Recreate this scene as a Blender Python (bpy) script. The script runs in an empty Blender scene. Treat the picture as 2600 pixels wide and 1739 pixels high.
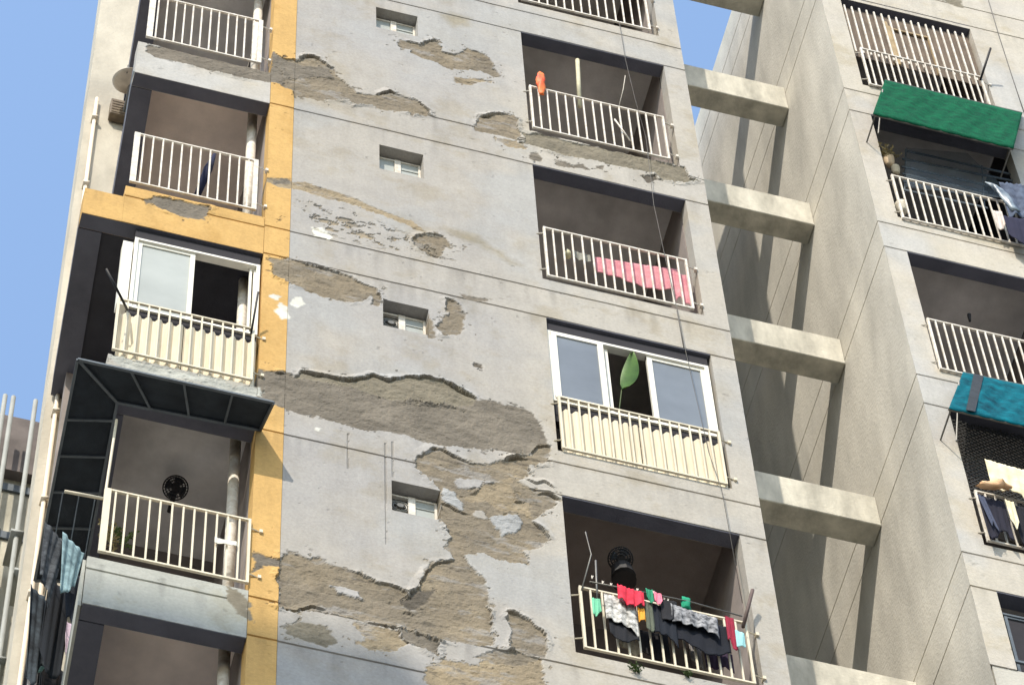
import bpy, bmesh, math, random
import numpy as np
from mathutils import Vector, Matrix
random.seed(5); rng=np.random.RandomState(7)
scene=bpy.context.scene; col=scene.collection

# ------------------------------------------------------------------ camera
CAMZ=1.6; D=15.336          # camera height, distance of the facade plane
def _rot(a,b,c):
    ca,sa,cb,sb,cc,sc=math.cos(a),math.sin(a),math.cos(b),math.sin(b),math.cos(c),math.sin(c)
    Rz=np.array([[ca,-sa,0],[sa,ca,0],[0,0,1]]); Rx=np.array([[1,0,0],[0,cb,-sb],[0,sb,cb]])
    B=np.array([[1,0,0],[0,0,1],[0,-1,0]]); Rr=np.array([[cc,-sc,0],[sc,cc,0],[0,0,1]])
    return Rz@Rx@B@Rr
F=10640.2456
RW=_rot(*np.radians([-18.83438649,62.42140879,4.12153956]))
cam=bpy.data.cameras.new('camera'); camo=bpy.data.objects.new('camera',cam); col.objects.link(camo)
M=RW@np.diag([1,-1,-1.]); mw=Matrix([[M[i][j] for j in range(3)]+[0] for i in range(3)]+[[0,0,0,1]])
mw.translation=(0,0,CAMZ); camo.matrix_world=mw
cam.sensor_width=36; cam.lens=36*F/2600; cam.clip_end=3000; cam.clip_start=.1
scene.camera=camo
# ------------------------------------------------------------------ light
SUN=Vector((.66,1,-1.30)).normalized()
world=bpy.data.worlds.new('World'); scene.world=world; world.use_nodes=True
nt=world.node_tree; bg=nt.nodes['Background']; sky=nt.nodes.new('ShaderNodeTexSky')
sky.sky_type='NISHITA'; sky.sun_disc=False
sky.sun_elevation=math.asin(-SUN.z); sky.sun_rotation=math.atan2(-SUN.x,-SUN.y)
sky.air_density=1.5; sky.dust_density=1.2; sky.ozone_density=2.0; sky.altitude=0
nt.links.new(sky.outputs[0],bg.inputs[0]); bg.inputs[1].default_value=.15
sl=bpy.data.lights.new('sun','SUN'); sl.energy=2.5; sl.angle=math.radians(.53); sl.color=(1,.92,.80)
so=bpy.data.objects.new('sun',sl); col.objects.link(so); so.rotation_euler=SUN.to_track_quat('-Z','Y').to_euler()
so.location=(-20,-20,80)
vs=scene.view_settings; vs.view_transform='Standard'; vs.look='None'; vs.gamma=1; vs.exposure=.98; vs.use_curve_mapping=False

# ------------------------------------------------------------------ pixel of the photo -> point on a plane of the building
CR={'C1':(0,0,2.8),'C2':(0,540,2.8),'C3':(0,1000,2.121),'C4':(650,0,2.8),'C5':(650,500,2.529),'C6':(650,1100,2.454),'D1':(1250,0,2.8),'D2':(1250,540,2.614),'D3':(1350,1140,2.6175),'D4':(1900,0,2.8),'D5':(1900,560,2.8),'D6':(1900,1120,2.533),'Z1':(0,0,2.8),'Z2':(0,500,2.8),'Z3':(0,1180,2.805),'Z4':(0,980,3.733),'Z5':(200,1350,4.03),'Z7':(2200,1100,4.48),'Z8':(2300,1400,4.625),'S':(0,0,1)}
def at(c,x,y,dy=0.):
    o=CR[c]; u,v=o[0]+x/o[2],o[1]+y/o[2]
    r=RW@np.array([(u-1300)/F,(v-869.5)/F,1]); p=r*((D+dy)/r[1]); return Vector((p[0],p[1],p[2]+CAMZ))
def atx(c,x,y,X):
    o=CR[c]; u,v=o[0]+x/o[2],o[1]+y/o[2]
    r=RW@np.array([(u-1300)/F,(v-869.5)/F,1]); p=r*(X/r[0]); return Vector((p[0],p[1],p[2]+CAMZ))

# ------------------------------------------------------------------ helpers
def tag(o,label=None,cat=None,group=None,kind=None):
    if label:o['label']=label
    if cat:o['category']=cat
    if group:o['group']=group
    if kind:o['kind']=kind
    return o
def empty(name,loc,label,cat,group=None):
    o=bpy.data.objects.new(name,None); col.objects.link(o); o.location=loc; tag(o,label,cat,group); return o
def link(name,me,mat,parent=None):
    if mat is not None: me.materials.append(mat)
    o=bpy.data.objects.new(name,me); col.objects.link(o)
    if parent is not None:
        o.parent=parent; P=parent; v=Vector((0,0,0))
        while P is not None: v+=Vector(P.location); P=P.parent
        o.location=-v
    return o
def fin(name,bm,mat,parent=None,smooth=False):
    me=bpy.data.meshes.new(name); bmesh.ops.recalc_face_normals(bm,faces=bm.faces); bm.to_mesh(me); bm.free()
    if smooth: me.polygons.foreach_set('use_smooth',[True]*len(me.polygons))
    return link(name,me,mat,parent)
def BM(): return bmesh.new()
def box(bm,x0,x1,y0,y1,z0,z1,bev=0):
    vs_=[bm.verts.new((x,y,z)) for x in(x0,x1) for y in(y0,y1) for z in(z0,z1)]
    f=[(0,1,3,2),(4,6,7,5),(0,4,5,1),(2,3,7,6),(0,2,6,4),(1,5,7,3)]
    fs=[bm.faces.new([vs_[i] for i in q]) for q in f]
    if bev>0:
        bmesh.ops.bevel(bm,geom=list({e for q in fs for e in q.edges}),offset=bev,segments=1,affect='EDGES')
def tube(bm,pts,r,seg=8,cap=True):
    pts=[Vector(p) for p in pts]; rings=[]; n=len(pts)
    for i,p in enumerate(pts):
        d=(pts[min(i+1,n-1)]-pts[max(i-1,0)]).normalized()
        a=d.cross(Vector((0,0,1)));
        if a.length<.05:a=d.cross(Vector((0,1,0)))
        a.normalize(); b=d.cross(a); rr=r[i] if isinstance(r,(list,tuple)) else r
        rings.append([bm.verts.new(p+a*rr*math.cos(t)+b*rr*math.sin(t)) for t in [2*math.pi*k/seg for k in range(seg)]])
    for i in range(n-1):
        for k in range(seg): bm.faces.new((rings[i][k],rings[i][(k+1)%seg],rings[i+1][(k+1)%seg],rings[i+1][k]))
    if cap: bm.faces.new(rings[0]); bm.faces.new(rings[-1][::-1])
def bar(bm,p0,p1,w,h=None):
    h=h or w; p0=Vector(p0);p1=Vector(p1); d=(p1-p0).normalized(); a=d.cross(Vector((0,0,1)))
    if a.length<.05:a=Vector((1,0,0))
    a.normalize(); b=d.cross(a).normalized()
    q=[[bm.verts.new(p+a*w/2*s+b*h/2*t) for s,t in((-1,-1),(1,-1),(1,1),(-1,1))] for p in(p0,p1)]
    for k in range(4): bm.faces.new((q[0][k],q[0][(k+1)%4],q[1][(k+1)%4],q[1][k]))
    bm.faces.new(q[0]); bm.faces.new(q[1][::-1])
def lin(c): return tuple((v/255/12.92 if v/255<=.04045 else ((v/255+.055)/1.055)**2.4) for v in c)
MC={}
def mat(name,rgb,rough=.8,metal=0,nscale=6,namt=.12,bump=.1,bscale=60,streak=0,spec=.3,coldark=None,alpha=None,coat=0):
    if name in MC: return MC[name]
    m=bpy.data.materials.new(name); m.use_nodes=True; n=m.node_tree.nodes; l=m.node_tree.links; b=n['Principled BSDF']
    b.inputs['Roughness'].default_value=rough; b.inputs['Metallic'].default_value=metal
    b.inputs['Specular IOR Level'].default_value=spec
    if coat: b.inputs['Coat Weight'].default_value=coat
    tc=n.new('ShaderNodeTexCoord'); mp=n.new('ShaderNodeMapping'); l.new(tc.outputs['Object'],mp.inputs[0])
    if streak: mp.inputs['Scale'].default_value=(1,1,streak)
    no=n.new('ShaderNodeTexNoise'); no.inputs['Scale'].default_value=nscale; no.inputs['Detail'].default_value=6; no.inputs['Roughness'].default_value=.62
    l.new(mp.outputs[0],no.inputs['Vector'])
    rp=n.new('ShaderNodeValToRGB'); d=coldark or tuple(c*(1-namt*2.2) for c in rgb); u=tuple(min(1,c*(1+namt)) for c in rgb)
    rp.color_ramp.elements[0].position=.32; rp.color_ramp.elements[1].position=.68
    rp.color_ramp.elements[0].color=(*d,1); rp.color_ramp.elements[1].color=(*u,1)
    l.new(no.outputs['Fac'],rp.inputs[0]); l.new(rp.outputs[0],b.inputs['Base Color'])
    if bump:
        n2=n.new('ShaderNodeTexNoise'); n2.inputs['Scale'].default_value=bscale; n2.inputs['Detail'].default_value=4; l.new(tc.outputs['Object'],n2.inputs['Vector'])
        bp=n.new('ShaderNodeBump'); bp.inputs['Strength'].default_value=bump; bp.inputs['Distance'].default_value=.02
        l.new(n2.outputs['Fac'],bp.inputs['Height']); l.new(bp.outputs[0],b.inputs['Normal'])
    MC[name]=m; return m
def plaster_mat():
    m=bpy.data.materials.new('plaster'); m.use_nodes=True; n=m.node_tree.nodes; l=m.node_tree.links; b=n['Principled BSDF']
    b.inputs['Roughness'].default_value=.93; b.inputs['Specular IOR Level'].default_value=.15
    at_=n.new('ShaderNodeVertexColor'); at_.layer_name='Col'
    tc=n.new('ShaderNodeTexCoord')
    def noise(sc,det,scale=(1,1,1)):
        mp=n.new('ShaderNodeMapping'); mp.inputs['Scale'].default_value=scale; l.new(tc.outputs['Object'],mp.inputs[0])
        q=n.new('ShaderNodeTexNoise'); q.inputs['Scale'].default_value=sc; q.inputs['Detail'].default_value=det; q.inputs['Roughness'].default_value=.65; l.new(mp.outputs[0],q.inputs['Vector']); return q
    def mul(a_out,nz,lo,hi,p0=.3,p1=.7):
        r=n.new('ShaderNodeMapRange'); r.inputs[1].default_value=p0; r.inputs[2].default_value=p1; r.inputs[3].default_value=lo; r.inputs[4].default_value=hi
        l.new(nz.outputs['Fac'],r.inputs[0]); mx=n.new('ShaderNodeVectorMath'); mx.operation='SCALE'; l.new(a_out,mx.inputs[0]); l.new(r.outputs[0],mx.inputs['Scale']); return mx.outputs[0]
    o=mul(at_.outputs['Color'],noise(3,7),.9,1.05); o=mul(o,noise(38,5),.88,1.06); o=mul(o,noise(9,4,(1,1,.12)),.95,1.03)
    l.new(o,b.inputs['Base Color'])
    nb=noise(55,6); bp=n.new('ShaderNodeBump'); bp.inputs['Strength'].default_value=.35; bp.inputs['Distance'].default_value=.012
    l.new(nb.outputs['Fac'],bp.inputs['Height']); l.new(bp.outputs[0],b.inputs['Normal']); return m
PL=plaster_mat()

# numpy value noise
def vnoise(x,z,s,seed=0,oct=4,gain=.55):
    x=np.asarray(x)*s; z=np.asarray(z)*s; out=0; amp=1; tot=0
    for o in range(oct):
        xi=np.floor(x).astype(np.int64); zi=np.floor(z).astype(np.int64); fx=x-xi; fz=z-zi
        fx=fx*fx*(3-2*fx); fz=fz*fz*(3-2*fz)
        def h(a,b):
            q=(a*374761393+b*668265263+(seed+o*17)*1274126177)&0xffffffff
            q=((q^(q>>13))*1274126177)&0xffffffff; q=q^(q>>16); return (q&0xffff)/65535.
        v=(h(xi,zi)*(1-fx)+h(xi+1,zi)*fx)*(1-fz)+(h(xi,zi+1)*(1-fx)+h(xi+1,zi+1)*fx)*fz
        out=out+amp*(v-.5); tot+=amp; amp*=gain; x=x*2.03+11.3; z=z*2.03+5.7
    return out/tot*2
def sdf(px,pz,poly):
    P=np.array(poly); Q=np.roll(P,-1,0); d2=np.full(px.shape,1e9); ins=np.zeros(px.shape,bool)
    for (ax,az),(bx,bz) in zip(P,Q):
        ex,ez=bx-ax,bz-az; L=ex*ex+ez*ez+1e-12; t=np.clip(((px-ax)*ex+(pz-az)*ez)/L,0,1)
        d2=np.minimum(d2,(px-ax-t*ex)**2+(pz-az-t*ez)**2)
        c=((az>pz)!=(bz>pz)); 
        with np.errstate(divide='ignore',invalid='ignore'): xx=ax+(pz-az)*ex/(ez if abs(ez)>1e-12 else 1e-12)
        ins^=(c&(px<xx))
    return np.where(ins,-1,1)*np.sqrt(d2)

# ------------------------------------------------------------------ damage traced on the facade (crop, points, class)
T0=39.36; DZ=3.06
def T(k): return T0-DZ*k
LIN={k:np.array(lin(v)) for k,v in dict(grey=(199,195,190),warm=(205,198,187),cream=(206,198,182),yellow=(203,165,104),brown=(163,149,126),tan=(186,168,138),cement=(144,135,121),dark=(118,110,98),white=(214,212,200),blue=(190,190,188),green=(154,145,126),stain=(170,158,130),slab=(196,196,186)).items()}
for k_ in LIN:
    if k_ not in('yellow','white'): LIN[k_]=LIN[k_]*.66
LIN['bcream']=LIN['cream']*1.30; LIN['bwarm']=LIN['warm']*1.26; LIN['slab']=LIN['slab']*1.2
DMG=[
 ('C4',[(120,370),(200,420),(320,440),(330,405),(400,400),(470,420),(510,465),(560,480),(590,560),(660,620),(700,660),(840,670),(940,645),(1000,665),(1060,690),(1130,710),(1190,760),(1250,820),(1220,835),(1120,825),(1060,800),(880,780),(860,760),(740,745),(690,740),(650,715),(440,715),(400,700),(270,680),(250,640),(130,580),(0,545),(-60,520),(-60,480),(110,480)],'brown',.022,.03),
 ('C4',[(120,370),(200,430),(330,470),(500,480),(560,560),(420,540),(250,560),(100,540),(0,520),(0,490),(110,480)],'cement',.012,.02),
 ('C1',[(1040,330),(1060,318),(1180,330),(1420,395),(1600,415),(1830,480),(1950,480),(2010,520),(2010,600),(1960,590),(1700,550),(1500,505),(1300,450),(1100,410),(1040,370)],'cement',.015,.02),
 ('C4',[(1000,300),(1030,285),(1130,310),(1160,330),(1220,290),(1270,285),(1320,330),(1330,370),(1440,375),(1490,340),(1560,365),(1620,385),(1680,440),(1690,490),(1760,550),(1700,545),(1600,500),(1420,490),(1390,500),(1310,470),(1240,420),(1170,405),(1110,370),(1110,350),(1020,340)],'brown',.02,.025),
 ('C4',[(1400,540),(1500,560),(1620,560),(1640,580),(1500,600),(1420,585)],'tan',.01,.02),
 ('C4',[(1320,110),(1400,100),(1500,130),(1500,190),(1400,185)],'stain',.0,.03),
 ('C4',[(1550,890),(1590,830),(1700,810),(1830,810),(1850,850),(1870,930),(1890,960),(1850,990),(1700,960),(1560,930)],'brown',.022,.02),
 ('C4',[(1700,985),(1850,1000),(1930,1060),(1800,1050)],'tan',.01,.02),
 ('D1',[(215,945),(400,960),(560,1010),(860,1065),(1060,1112),(1250,1165),(1370,1190),(1410,1270),(1470,1290),(1350,1300),(1280,1290),(1200,1270),(1150,1225),(900,1180),(700,1130),(500,1110),(380,1060),(250,1020)],'green',.018,.02),
 ('D1',[(1060,1250),(1150,1240),(1180,1275),(1110,1305)],'dark',.02,.015),
 ('D1',[(265,1090),(310,1080),(355,1130),(340,1150),(270,1135)],'cement',.012,.01),
 ('D1',[(430,1140),(520,1150),(580,1180),(660,1170),(690,1210),(640,1200),(560,1195),(440,1165)],'cement',.01,.02),
 ('D1',[(735,1180),(790,1180),(780,1205),(740,1200)],'cement',.01,.01),
 ('C5',[(0,-120),(140,-115),(330,-90),(480,-40),(600,0),(850,110),(1000,150),(1090,235),(1040,215),(900,155),(750,95),(480,10),(300,-40),(140,-60)],'tan',.008,.03),
 ('C5',[(1000,270),(1090,240),(1130,250),(1200,250),(1240,300),(1310,325),(1220,320),(1190,370),(1150,390),(1050,330)],'brown',.02,.02),
 ('C5',[(1200,200),(1380,240),(1560,350),(1700,440),(1620,420),(1450,320),(1250,240)],'stain',.0,.04),
 ('C5',[(360,200),(420,200),(500,260),(470,280),(380,250)],'white',-.004,.012),
 ('C5',[(380,1480),(430,1480),(420,1510),(385,1505)],'white',-.004,.008),
 ('C2',[(1890,600),(1930,580),(1995,600),(1960,630)],'white',-.004,.01),
 ('C2',[(2070,610),(2130,600),(2170,650),(2110,680),(2060,660)],'white',-.004,.012),
 ('C2',[(1950,700),(1990,650),(2040,670),(2050,750),(2000,765)],'white',-.004,.012),
 ('C5',[(90,400),(220,400),(300,420),(420,450),(540,490),(620,510),(680,560),(780,590),(800,700),(740,690),(730,630),(690,660),(610,680),(480,660),(360,610),(240,560),(140,520),(90,450)],'brown',.018,.03),
 ('C5',[(1220,660),(1260,670),(1310,700),(1340,780),(1330,850),(1310,890),(1210,890),(1160,850),(1170,800),(1220,760)],'brown',.018,.025),
 ('C5',[(1105,740),(1130,800),(1150,900),(1110,900),(1092,800)],'brown',.01,.01),
 ('C5',[(1310,625),(1420,650),(1520,660),(1450,675),(1340,660)],'cement',.008,.015),
 ('C5',[(1400,1060),(1450,1080),(1450,1098),(1400,1085)],'dark',.025,.004),
 ('C5',[(-20,1100),(180,1130),(250,1150),(300,1120),(380,1130),(600,1170),(700,1160),(750,1140),(850,1170),(960,1150),(1100,1155),(1180,1170),(1240,1200),(1410,1290),(1560,1320),(1700,1350),(1790,1400),(1850,1480),(1870,1568),(1840,1640),(1700,1650),(1500,1620),(1350,1610),(1200,1600),(1000,1550),(850,1500),(700,1500),(560,1450),(300,1390),(110,1340),(-20,1290)],'cement',.012,.03),
 ('C5',[(250,1150),(300,1122),(380,1132),(600,1172),(700,1162),(750,1142),(850,1172),(960,1152),(1100,1157),(1180,1172),(1240,1202),(1410,1292),(1380,1330),(1100,1320),(1000,1300),(860,1300),(700,1240),(450,1180)],'green',.030,.03),
 ('C6',[(1000,140),(1060,110),(1090,85),(1160,95),(1240,140),(1320,180),(1460,200),(1540,160),(1640,150),(1700,130),(1800,60),(1850,90),(1830,190),(1700,200),(1680,260),(1650,300),(1700,340),(1800,370),(1900,410),(1870,450),(1800,500),(1730,540),(1830,660),(1760,690),(1680,720),(1700,810),(1560,800),(1430,750),(1300,760),(1330,800),(1420,900),(1440,1000),(1450,1100),(1480,1250),(1500,1310),(1400,1320),(1150,1290),(1100,1270),(960,1230),(880,1210),(700,1180),(500,1120),(250,1100),(140,1080),(140,760),(200,730),(270,750),(330,780),(400,770),(470,820),(530,830),(660,880),(730,910),(860,940),(940,1000),(1010,960),(1060,880),(1110,820),(1230,780),(1200,720),(1200,600),(1160,520),(1140,430),(1150,350),(1080,290),(1010,220)],'brown',.026,.03),
 ('C6',[(1240,275),(1380,285),(1500,300),(1480,380),(1400,360),(1350,340),(1250,340)],'grey',.004,.02),
 ('C6',[(1170,330),(1250,370),(1300,440),(1280,490),(1220,450),(1160,410)],'blue',.006,.02),
 ('C6',[(1470,520),(1560,500),(1640,500),(1660,560),(1610,630),(1540,640),(1480,560)],'blue',.006,.03),
 ('C6',[(1340,500),(1400,470),(1450,530),(1380,530)],'warm',.002,.015),
 ('C6',[(450,940),(560,950),(640,980),(680,1030),(600,1010),(520,985)],'grey',.002,.015),
 ('C6',[(1400,330),(1500,300),(1620,250),(1600,420),(1700,420),(1720,520),(1640,480),(1520,480),(1440,420),(1300,420)],'tan',.026,.03),
 ('C6',[(1000,970),(1120,960),(1060,1060),(960,1100),(900,1040)],'dark',.03,.03),
 ('C6',[(180,1190),(300,1170),(430,1190),(470,1250),(520,1300),(440,1330),(300,1280),(190,1240)],'green',.01,.02),
 ('C6',[(600,1170),(900,1230),(930,1310),(880,1350),(700,1350),(620,1300),(700,1280)],'tan',.012,.03),
 ('C6',[(880,1210),(960,1230),(1100,1270),(1140,1300),(1130,1380),(1000,1330),(930,1290)],'cement',.02,.015),
 ('C6',[(1570,1110),(1640,1130),(1700,1160),(1780,1220),(1820,1310),(1800,1400),(1700,1370),(1580,1340),(1590,1250)],'brown',.022,.02),
 ('C6',[(1150,1400),(1370,1440),(1500,1400),(1790,1400),(1780,1600),(1500,1640),(1060,1568),(1080,1450)],'tan',.012,.03),
 ('C6',[(1370,1400),(1500,1340),(1760,1390),(1700,1440),(1500,1430)],'brown',.02,.02),
 ('C1',[(1030,1430),(1110,1400),(1280,1420),(1330,1440),(1490,1470),(1440,1560),(1300,1540),(1180,1500),(1090,1450)],'cement',.016,.03),
 ('C4',[(120,1285),(240,1270),(262,1300),(120,1315)],'cement',.008,.015),
 ('C6',[(-20,745),(60,765),(150,780),(150,830),(60,820),(-20,870)],'cement',.01,.02),
 ('C2',[(755,1020),(900,1020),(1100,1090),(1600,1200),(1660,1240),(1850,1230),(1860,1300),(1700,1290),(1400,1200),(1000,1150)],'slab',.01,.03),
 ('Z5',[(1540,560),(1660,620),(1780,760),(1780,980),(1700,900),(1600,780),(1530,680)],'green',.004,.05),
 ('D4',[(1330,-60),(1500,-20),(1530,60),(1480,50),(1330,-20)],'green',.01,.02),
]
_POL=[([(p.x,p.z) for p in (at(c,x,y) for x,y in pts)],LIN[cl],dep,jit,cl) for c,pts,cl,dep,jit in DMG]
SPK=[(p.x,p.z) for p in (at('C5',x,y) for x,y in [(225,-20),(600,60),(1000,230),(1250,330),(1420,340),(1300,430),(1000,390),(600,300),(225,180)])]
SPY=[(p.x,p.z) for p in (at('C1',x,y) for x,y in [(1900,1300),(2080,1300),(2070,1500),(2060,1620),(1900,1600)])]
def facade(x,z,base,gr):
    """relief and paint of the facade skin at (x,z)"""
    n1=vnoise(x,z,1.1,1,5); n2=vnoise(x,z,9,2,4); wx=vnoise(x,z,7,3,5,.62); wz=vnoise(x,z,7,4,5,.62)
    disp=.004*vnoise(x,z,1.5,9,4); bl=np.clip(.5+n1*1.2,0,1)[:,None]
    A_,B_=base; c=A_*(1-bl)+B_*bl
    rt=(np.clip((x-5.1)/.6,0,1)*(x<8))[:,None]*.42; c=c*(1-rt)+LIN['bcream']*rt
    bt=np.clip((vnoise(x,z,2.7,101,5,.65)-.1)*3,0,1)[:,None]*.14; c=c*(1-bt*np.array([.6,.8,1.25]))
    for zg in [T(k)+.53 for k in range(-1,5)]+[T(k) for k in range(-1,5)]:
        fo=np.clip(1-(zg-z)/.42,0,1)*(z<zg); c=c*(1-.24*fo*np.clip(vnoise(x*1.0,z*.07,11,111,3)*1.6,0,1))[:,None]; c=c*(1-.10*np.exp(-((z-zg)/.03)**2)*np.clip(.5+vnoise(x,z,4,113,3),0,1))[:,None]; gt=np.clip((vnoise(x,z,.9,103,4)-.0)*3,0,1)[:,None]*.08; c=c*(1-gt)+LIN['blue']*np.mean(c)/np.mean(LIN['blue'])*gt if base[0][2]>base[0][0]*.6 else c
    fl=vnoise(x*3,z*.25,2.2,21,4)                                   # rain streaks
    c=c*(1-.10*np.clip(fl,0,1))[:,None]
    for zg in gr: disp=disp+np.where(np.abs(z-zg)<.0075,.016,0)
    for poly,rgb,dep,jit,cl in _POL:
        P=np.array(poly); a=P.min(0)-.12; b=P.max(0)+.12
        m=(x>a[0])&(x<b[0])&(z>a[1])&(z<b[1])
        if not m.any(): continue
        i=np.where(m)[0]; X=x[i];Z=z[i]; s=sdf(X+wx[i]*jit*1.6,Z+wz[i]*jit*1.6,poly)
        s=s+.022*vnoise(X,Z,13,31,4,.7)+.014*vnoise(X,Z,42,33,2)
        w=np.clip(.5-s/.013,0,1) if dep!=0 else np.clip(.5-s/.12,0,1)*.7
        q=vnoise(X,Z,5,41,5,.7); v=vnoise(X*.35,Z,22,43,3)
        tint=rgb*(1+.30*q+.16*v)[:,None]
        if cl in('brown','tan'):
            mixv=np.clip(.5+1.6*vnoise(X,Z,2.3,47,4),0,1)[:,None]; tint=tint*(1-mixv*.5)+LIN['cement' if cl=='brown' else 'brown']*mixv*.5
            m3=np.clip((vnoise(X*.6,Z*1.6,5.5,57,5,.7)-.18)*5,0,1)[:,None]*.55; tint=tint*(1-m3)+LIN['grey']*.86*m3
            m4=np.clip((vnoise(X*.5,Z*2.2,9,59,4,.7)-.30)*7,0,1)[:,None]*.6; tint=tint*(1-m4)+LIN['dark']*.7*m4
        c[i]=c[i]*(1-w[:,None])+tint*w[:,None]
        rough=.010*vnoise(X,Z,14,51,4,.7) if dep>.005 else 0
        disp[i]=disp[i]*(1-w)+w*(dep*(.62 if dep<.035 else 1.0)*(.75+.5*vnoise(X,Z,1.9,53,3))+rough)
        if dep>=.015:                                               # loose edge of the paint skin curling away from the wall
            lip=np.clip(1-s/.06,0,1)*(s>0)*(1-w); curl=np.clip(vnoise(X,Z,3.1,61,2)*3-.1,0,1)
            disp[i]-=lip*curl*dep*.9; c[i]=c[i]*(1+lip*curl*.10)[:,None]
        if dep>=.01:
            h=np.clip((vnoise(X,Z*1.3,15,121,4,.7)-(.24+np.clip(s,0,1)*3.2))*14,0,1)*(1-w)*(s<.14); c[i]=c[i]*(1-h[:,None]*.75)+rgb*.95*h[:,None]*.75; disp[i]+=h*.006
        if dep>=.01:                                                # pale rim of old limewash round a loss
            rim=np.clip(1-np.abs(s-.015)/.02,0,1)*np.clip(vnoise(X,Z,4,71,3)*2,0,1); c[i]=c[i]*(1+.12*rim)[:,None]
    for pl in CURL:
        P=np.array(pl); a=P.min(0)-.1; b=P.max(0)+.1; i=np.where((x>a[0])&(x<b[0])&(z>a[1])&(z<b[1]))[0]
        if len(i)==0: continue
        X=x[i]+wx[i]*.03;Z=z[i]+wz[i]*.03; best=np.full(len(i),9.); side=np.zeros(len(i)); tt=np.zeros(len(i)); n_=len(P)-1
        for k in range(n_):
            ex,ez=P[k+1]-P[k]; L=ex*ex+ez*ez; t=np.clip(((X-P[k][0])*ex+(Z-P[k][1])*ez)/L,0,1); d=np.hypot(X-P[k][0]-t*ex,Z-P[k][1]-t*ez); m=d<best
            best=np.where(m,d,best); side=np.where(m,np.sign((Z-P[k][1])*ex-(X-P[k][0])*ez),side); tt=np.where(m,(k+t)/n_,tt)
        f=np.sin(np.pi*np.clip(tt,0,1))**.5*(.6+.5*vnoise(X,Z,6,131,2))
        up=(side>0)&(best<.07); disp[i]-=np.where(up,.024*f*(1-best/.07),0); c[i]=c[i]*(1+.10*np.where(up,f,0))[:,None]
        dn=(side<=0)&(best<.03); disp[i]+=np.where(dn,.02*f*(1-best/.03),0)
    for poly,thr in((SPK,.17),(SPY,.38)):
        s=sdf(x,z,poly); m=(s<0)
        if m.any():
            sp=vnoise(x[m]*1.0,z[m]*1.7,9,81,5,.7); w=np.clip((sp-thr)*12,0,1)*np.clip(-s[m]/.12,0,1)
            i=np.where(m)[0]; mx=np.clip(.5+2*vnoise(x[i],z[i],4,83,3),0,1)[:,None]; w2=w[:,None]*.8; c[i]=c[i]*(1-w2)+(LIN['cement']*mx+LIN['tan']*(1-mx))*w2; disp[i]+=w*.010
    for cx,z0c,z1c in CRK:
        xo=cx+.006*vnoise(z*0+cx,z,6,7,3); m=(np.abs(x-xo)<.006)&(z>z0c)&(z<z1c); disp=disp+m*.006; c=c*np.where(m,.72,1)[:,None]
    # pock marks and flecks everywhere
    pk=vnoise(x,z,13,91,3); w=np.clip((pk-.62)*9,0,1)*.5; c=c*(1-.35*w)[:,None]; disp=disp+w*.006
    return disp,np.clip(c,0,1)
CRK=[]
CURL=[[(q.x,q.z) for q in (at(c,x,y) for x,y in pts)] for c,pts in (
 ('C5',[(250,1150),(300,1122),(380,1132),(600,1172),(700,1162),(750,1142),(850,1172),(960,1152),(1100,1157),(1180,1172)]),
 ('C5',[(1225,1190),(1300,1240),(1415,1290)]),
 ('C6',[(1000,145),(1060,108),(1090,88),(1160,97),(1240,142),(1330,182)]),
 ('C6',[(1540,162),(1640,152),(1700,160)]),('C6',[(1695,130),(1760,80),(1845,75)]),
 ('C6',[(1680,285),(1740,310),(1800,300),(1850,340)]),('C6',[(1750,372),(1830,380),(1900,412)]),
 ('C6',[(1150,425),(1200,440),(1250,480),(1330,505)]),('C6',[(1730,545),(1780,590),(1840,662)]),
 ('C6',[(930,1000),(1010,960),(1060,880),(1110,820),(1230,782)]),('C6',[(1570,1110),(1640,1128)]),('C6',[(1670,1145),(1720,1165)]),
 ('C6',[(880,1212),(930,1290),(990,1330)]),('C6',[(150,1085),(260,1100),(340,1070),(440,1095)]),('C6',[(700,1170),(800,1195),(880,1212)]),
 ('C4',[(320,440),(335,405),(400,400),(470,425)]),('C4',[(850,672),(940,647),(1000,667)]),('C4',[(1590,832),(1700,812)]),('C2',[(1960,1138),(2020,1145)]),('C5',[(1090,240),(1200,250)]))]
for xa,ya,xb,yb_ in((575,0,575,220),(808,60,808,690),(850,50,850,270)):
    p_=at('C6',xa,ya); q_=at('C6',xb,yb_); CRK.append(((p_.x+q_.x)/2,q_.z,p_.z))
def steps(a,b,d,brk):
    e=sorted({round(v,5) for v in [a,b]+[q for q in brk if a<q<b]}); out=[]
    for p,q in zip(e[:-1],e[1:]):
        n=max(1,int(math.ceil((q-p)/d))); out+=[p+(q-p)*i/n for i in range(n)]
    return np.array(out+[b])
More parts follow.
